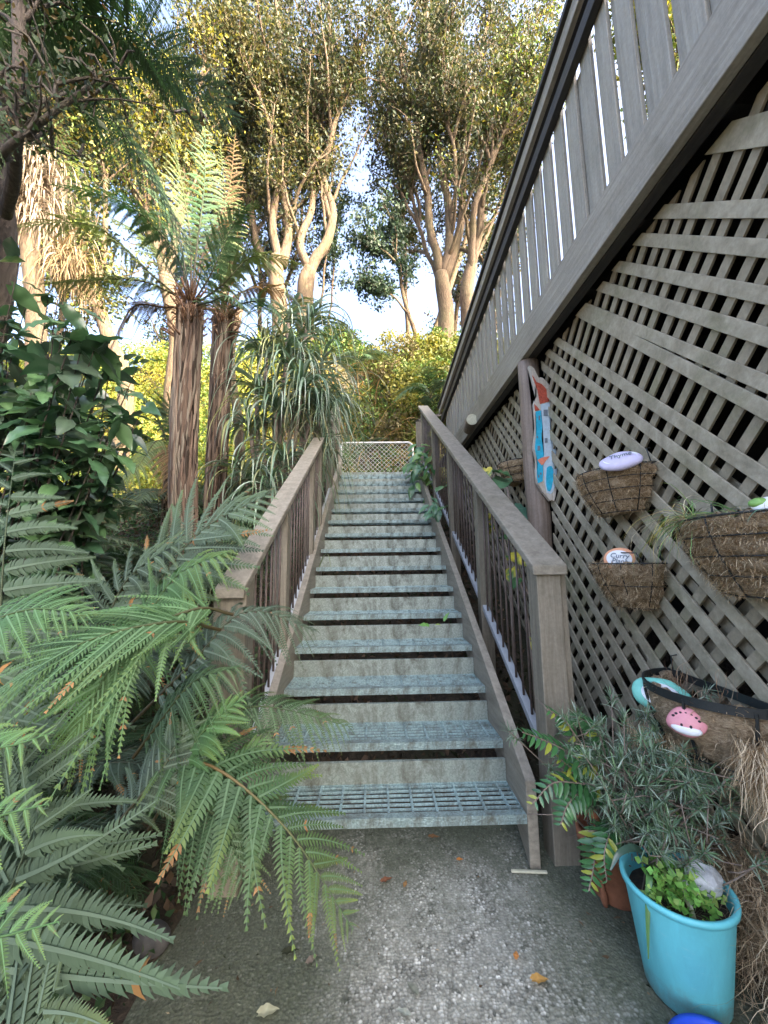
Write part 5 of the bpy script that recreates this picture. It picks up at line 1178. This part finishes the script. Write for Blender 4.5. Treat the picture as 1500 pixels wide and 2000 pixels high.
n = 260; P = np.array([c2]*n)+rgn.normal(size=(n, 3))*np.array([.14, .1, .12])+np.array([-.15, 0, .35])
o = ribbons(P, np.c_[rgn.normal(.25, .3, n), rgn.normal(-.1, .3, n), rgn.normal(-.5, .3, n)], rgn.uniform(.4, .9, n), .022, [(.22, .16, .09), (.18, .13, .07), (.28, .22, .14)], n=9, grav=1.6, rng=rgn, name='hanging_bark_strips', mat='dry_fibre'); under(o, ct)

# ================================================================ BANK UNDERGROWTH
rg = np.random.default_rng(60)
def clumps(name, label, boxes, per, lsize, cols, ncl, r, seed, hfac=1.0):
    rg_ = np.random.default_rng(seed); Ps = []; Cs = []
    for k in range(ncl):
        bx = boxes[rg_.integers(len(boxes))]; x = rg_.uniform(bx[0], bx[1]); y = rg_.uniform(bx[2], bx[3]); z = gh(x, y)+rg_.uniform(0, .35)*hfac; rr = r*rg_.uniform(.6, 1.4)
        d = nrm(rg_.normal(size=(per, 3))); P = np.array([x, y, z])+d*(rr*rg_.uniform(.45, 1.08, (per, 1)))*np.array([1, 1, .85]); Ps.append(P)
        c = np.array(cols[rg_.integers(len(cols))]); Cs.append(np.tile(c, (per, 1)))
    P = np.concatenate(Ps); Cc = np.concatenate(Cs); n = len(P); o = leaf_cloud(P, lsize, .55, [(1, 1, 1)], rng=rg_, name=name, tone_j=.3)
    a = o.data.attributes['tone']; arr = np.zeros(n*5*4, np.float32); a.data.foreach_get('color', arr); arr = arr.reshape(-1, 4); lum = RNG.normal(1, .25, (n, 1)).clip(.4, 1.8)
    arr[:, :3] = np.repeat(Cc*lum, 5, 0); a.data.foreach_set('color', arr.ravel())
    tag(o, label, 'undergrowth', kind='stuff'); return o
clumps('bank_undergrowth', 'dense leafy undergrowth covering the sunlit bank above the gate', [(-2.5, 4.2, 7.5, 10.9), (-2.5, 9, 10.2, 11.4)], 420, .085, [(.07, .13, .035), (.10, .18, .045), (.16, .2, .05), (.20, .21, .05), (.26, .22, .06), (.08, .14, .04), (.13, .10, .05)], 290, .44, 61)
clumps('hedge_foliage', 'yellow green fine leaved growth lit behind the left shrub', [(-6.5, -2.4, 6.6, 9.2), (-11, -2.0, 9.2, 11.2)], 480, .065, [(.26, .28, .05), (.34, .30, .06), (.18, .24, .05), (.12, .19, .045)], 330, .55, 62, 1.6)
clumps('gate_undergrowth', 'ivy and dry stalks at the foot of the bank behind the gate', [(-1.0, 1.4, 7.0, 7.8)], 320, .06, [(.07, .14, .035), (.12, .18, .05), (.22, .2, .06)], 34, .32, 63)
clumps('bank_bushes', 'taller bushes heaped on the bank at the right of the sky gap', [(.2, 3.6, 8.0, 9.8)], 420, .08, [(.10, .17, .04), (.17, .2, .05), (.22, .21, .05), (.13, .11, .05)], 120, .42, 64, 5.0)
# dry stalks, dead fronds and pale stems standing on the bank
n = 420; P = np.c_[rg.uniform(-1.6, 3.2, n), rg.uniform(7.2, 9.8, n), np.zeros(n)]; P[:, 2] = [gh(a, b)+random.uniform(0, .4) for a, b in P[:, :2]]
o = ribbons(P, np.c_[rg.normal(0, .6, n), rg.normal(-.5, .4, n), rg.uniform(.1, 1.5, n)], rg.uniform(.5, 1.5, n), rg.uniform(.012, .04, n), [(.42, .28, .13), (.50, .38, .20), (.30, .19, .09), (.45, .40, .15)], n=9, grav=1.2, rng=rg, name='dry_stalks', mat='dry_fibre', wob=.1)
tag(o, 'dry orange brown stalks and dead fronds tangled on the bank', 'dead stalks', kind='stuff')
for i, (u, v, Yf, s, lab) in enumerate([(840, 760, 7.6, .9, 'yellow lit fern on the bank beside the right end of the gate'), (700, 700, 8.4, .8, 'fern high on the bank above the gate'), (720, 860, 7.4, .5, 'small fern directly behind the gate')]):
    p = at(u, v, Yf); p.z = max(p.z-.2, gh(p.x, p.y)); fern_copy(lab, p, 9, s, 400+i, group='ferns on the bank')
cb = thing('small_cabbage_tree', 'tiny spiky cabbage tree head on the skyline in the gap', 'tree', at(662, 640, 11.5)); n = 90
P = np.array([at(662, 645, 11.5)]*n)+rg.normal(size=(n, 3))*.05; o = ribbons(P, rg.normal(size=(n, 3))*.8+np.array([0, 0, .8]), rg.uniform(.3, .6, n), .03, [(.08, .12, .07), (.12, .17, .09)], n=6, grav=.4, rng=rg, name='leaves'); under(o, cb)
q = MB(); q.tube([at(662, 700, 11.5), at(662, 645, 11.5)], .05, 6); under(q.build('trunk', 'pale_bark'), cb)
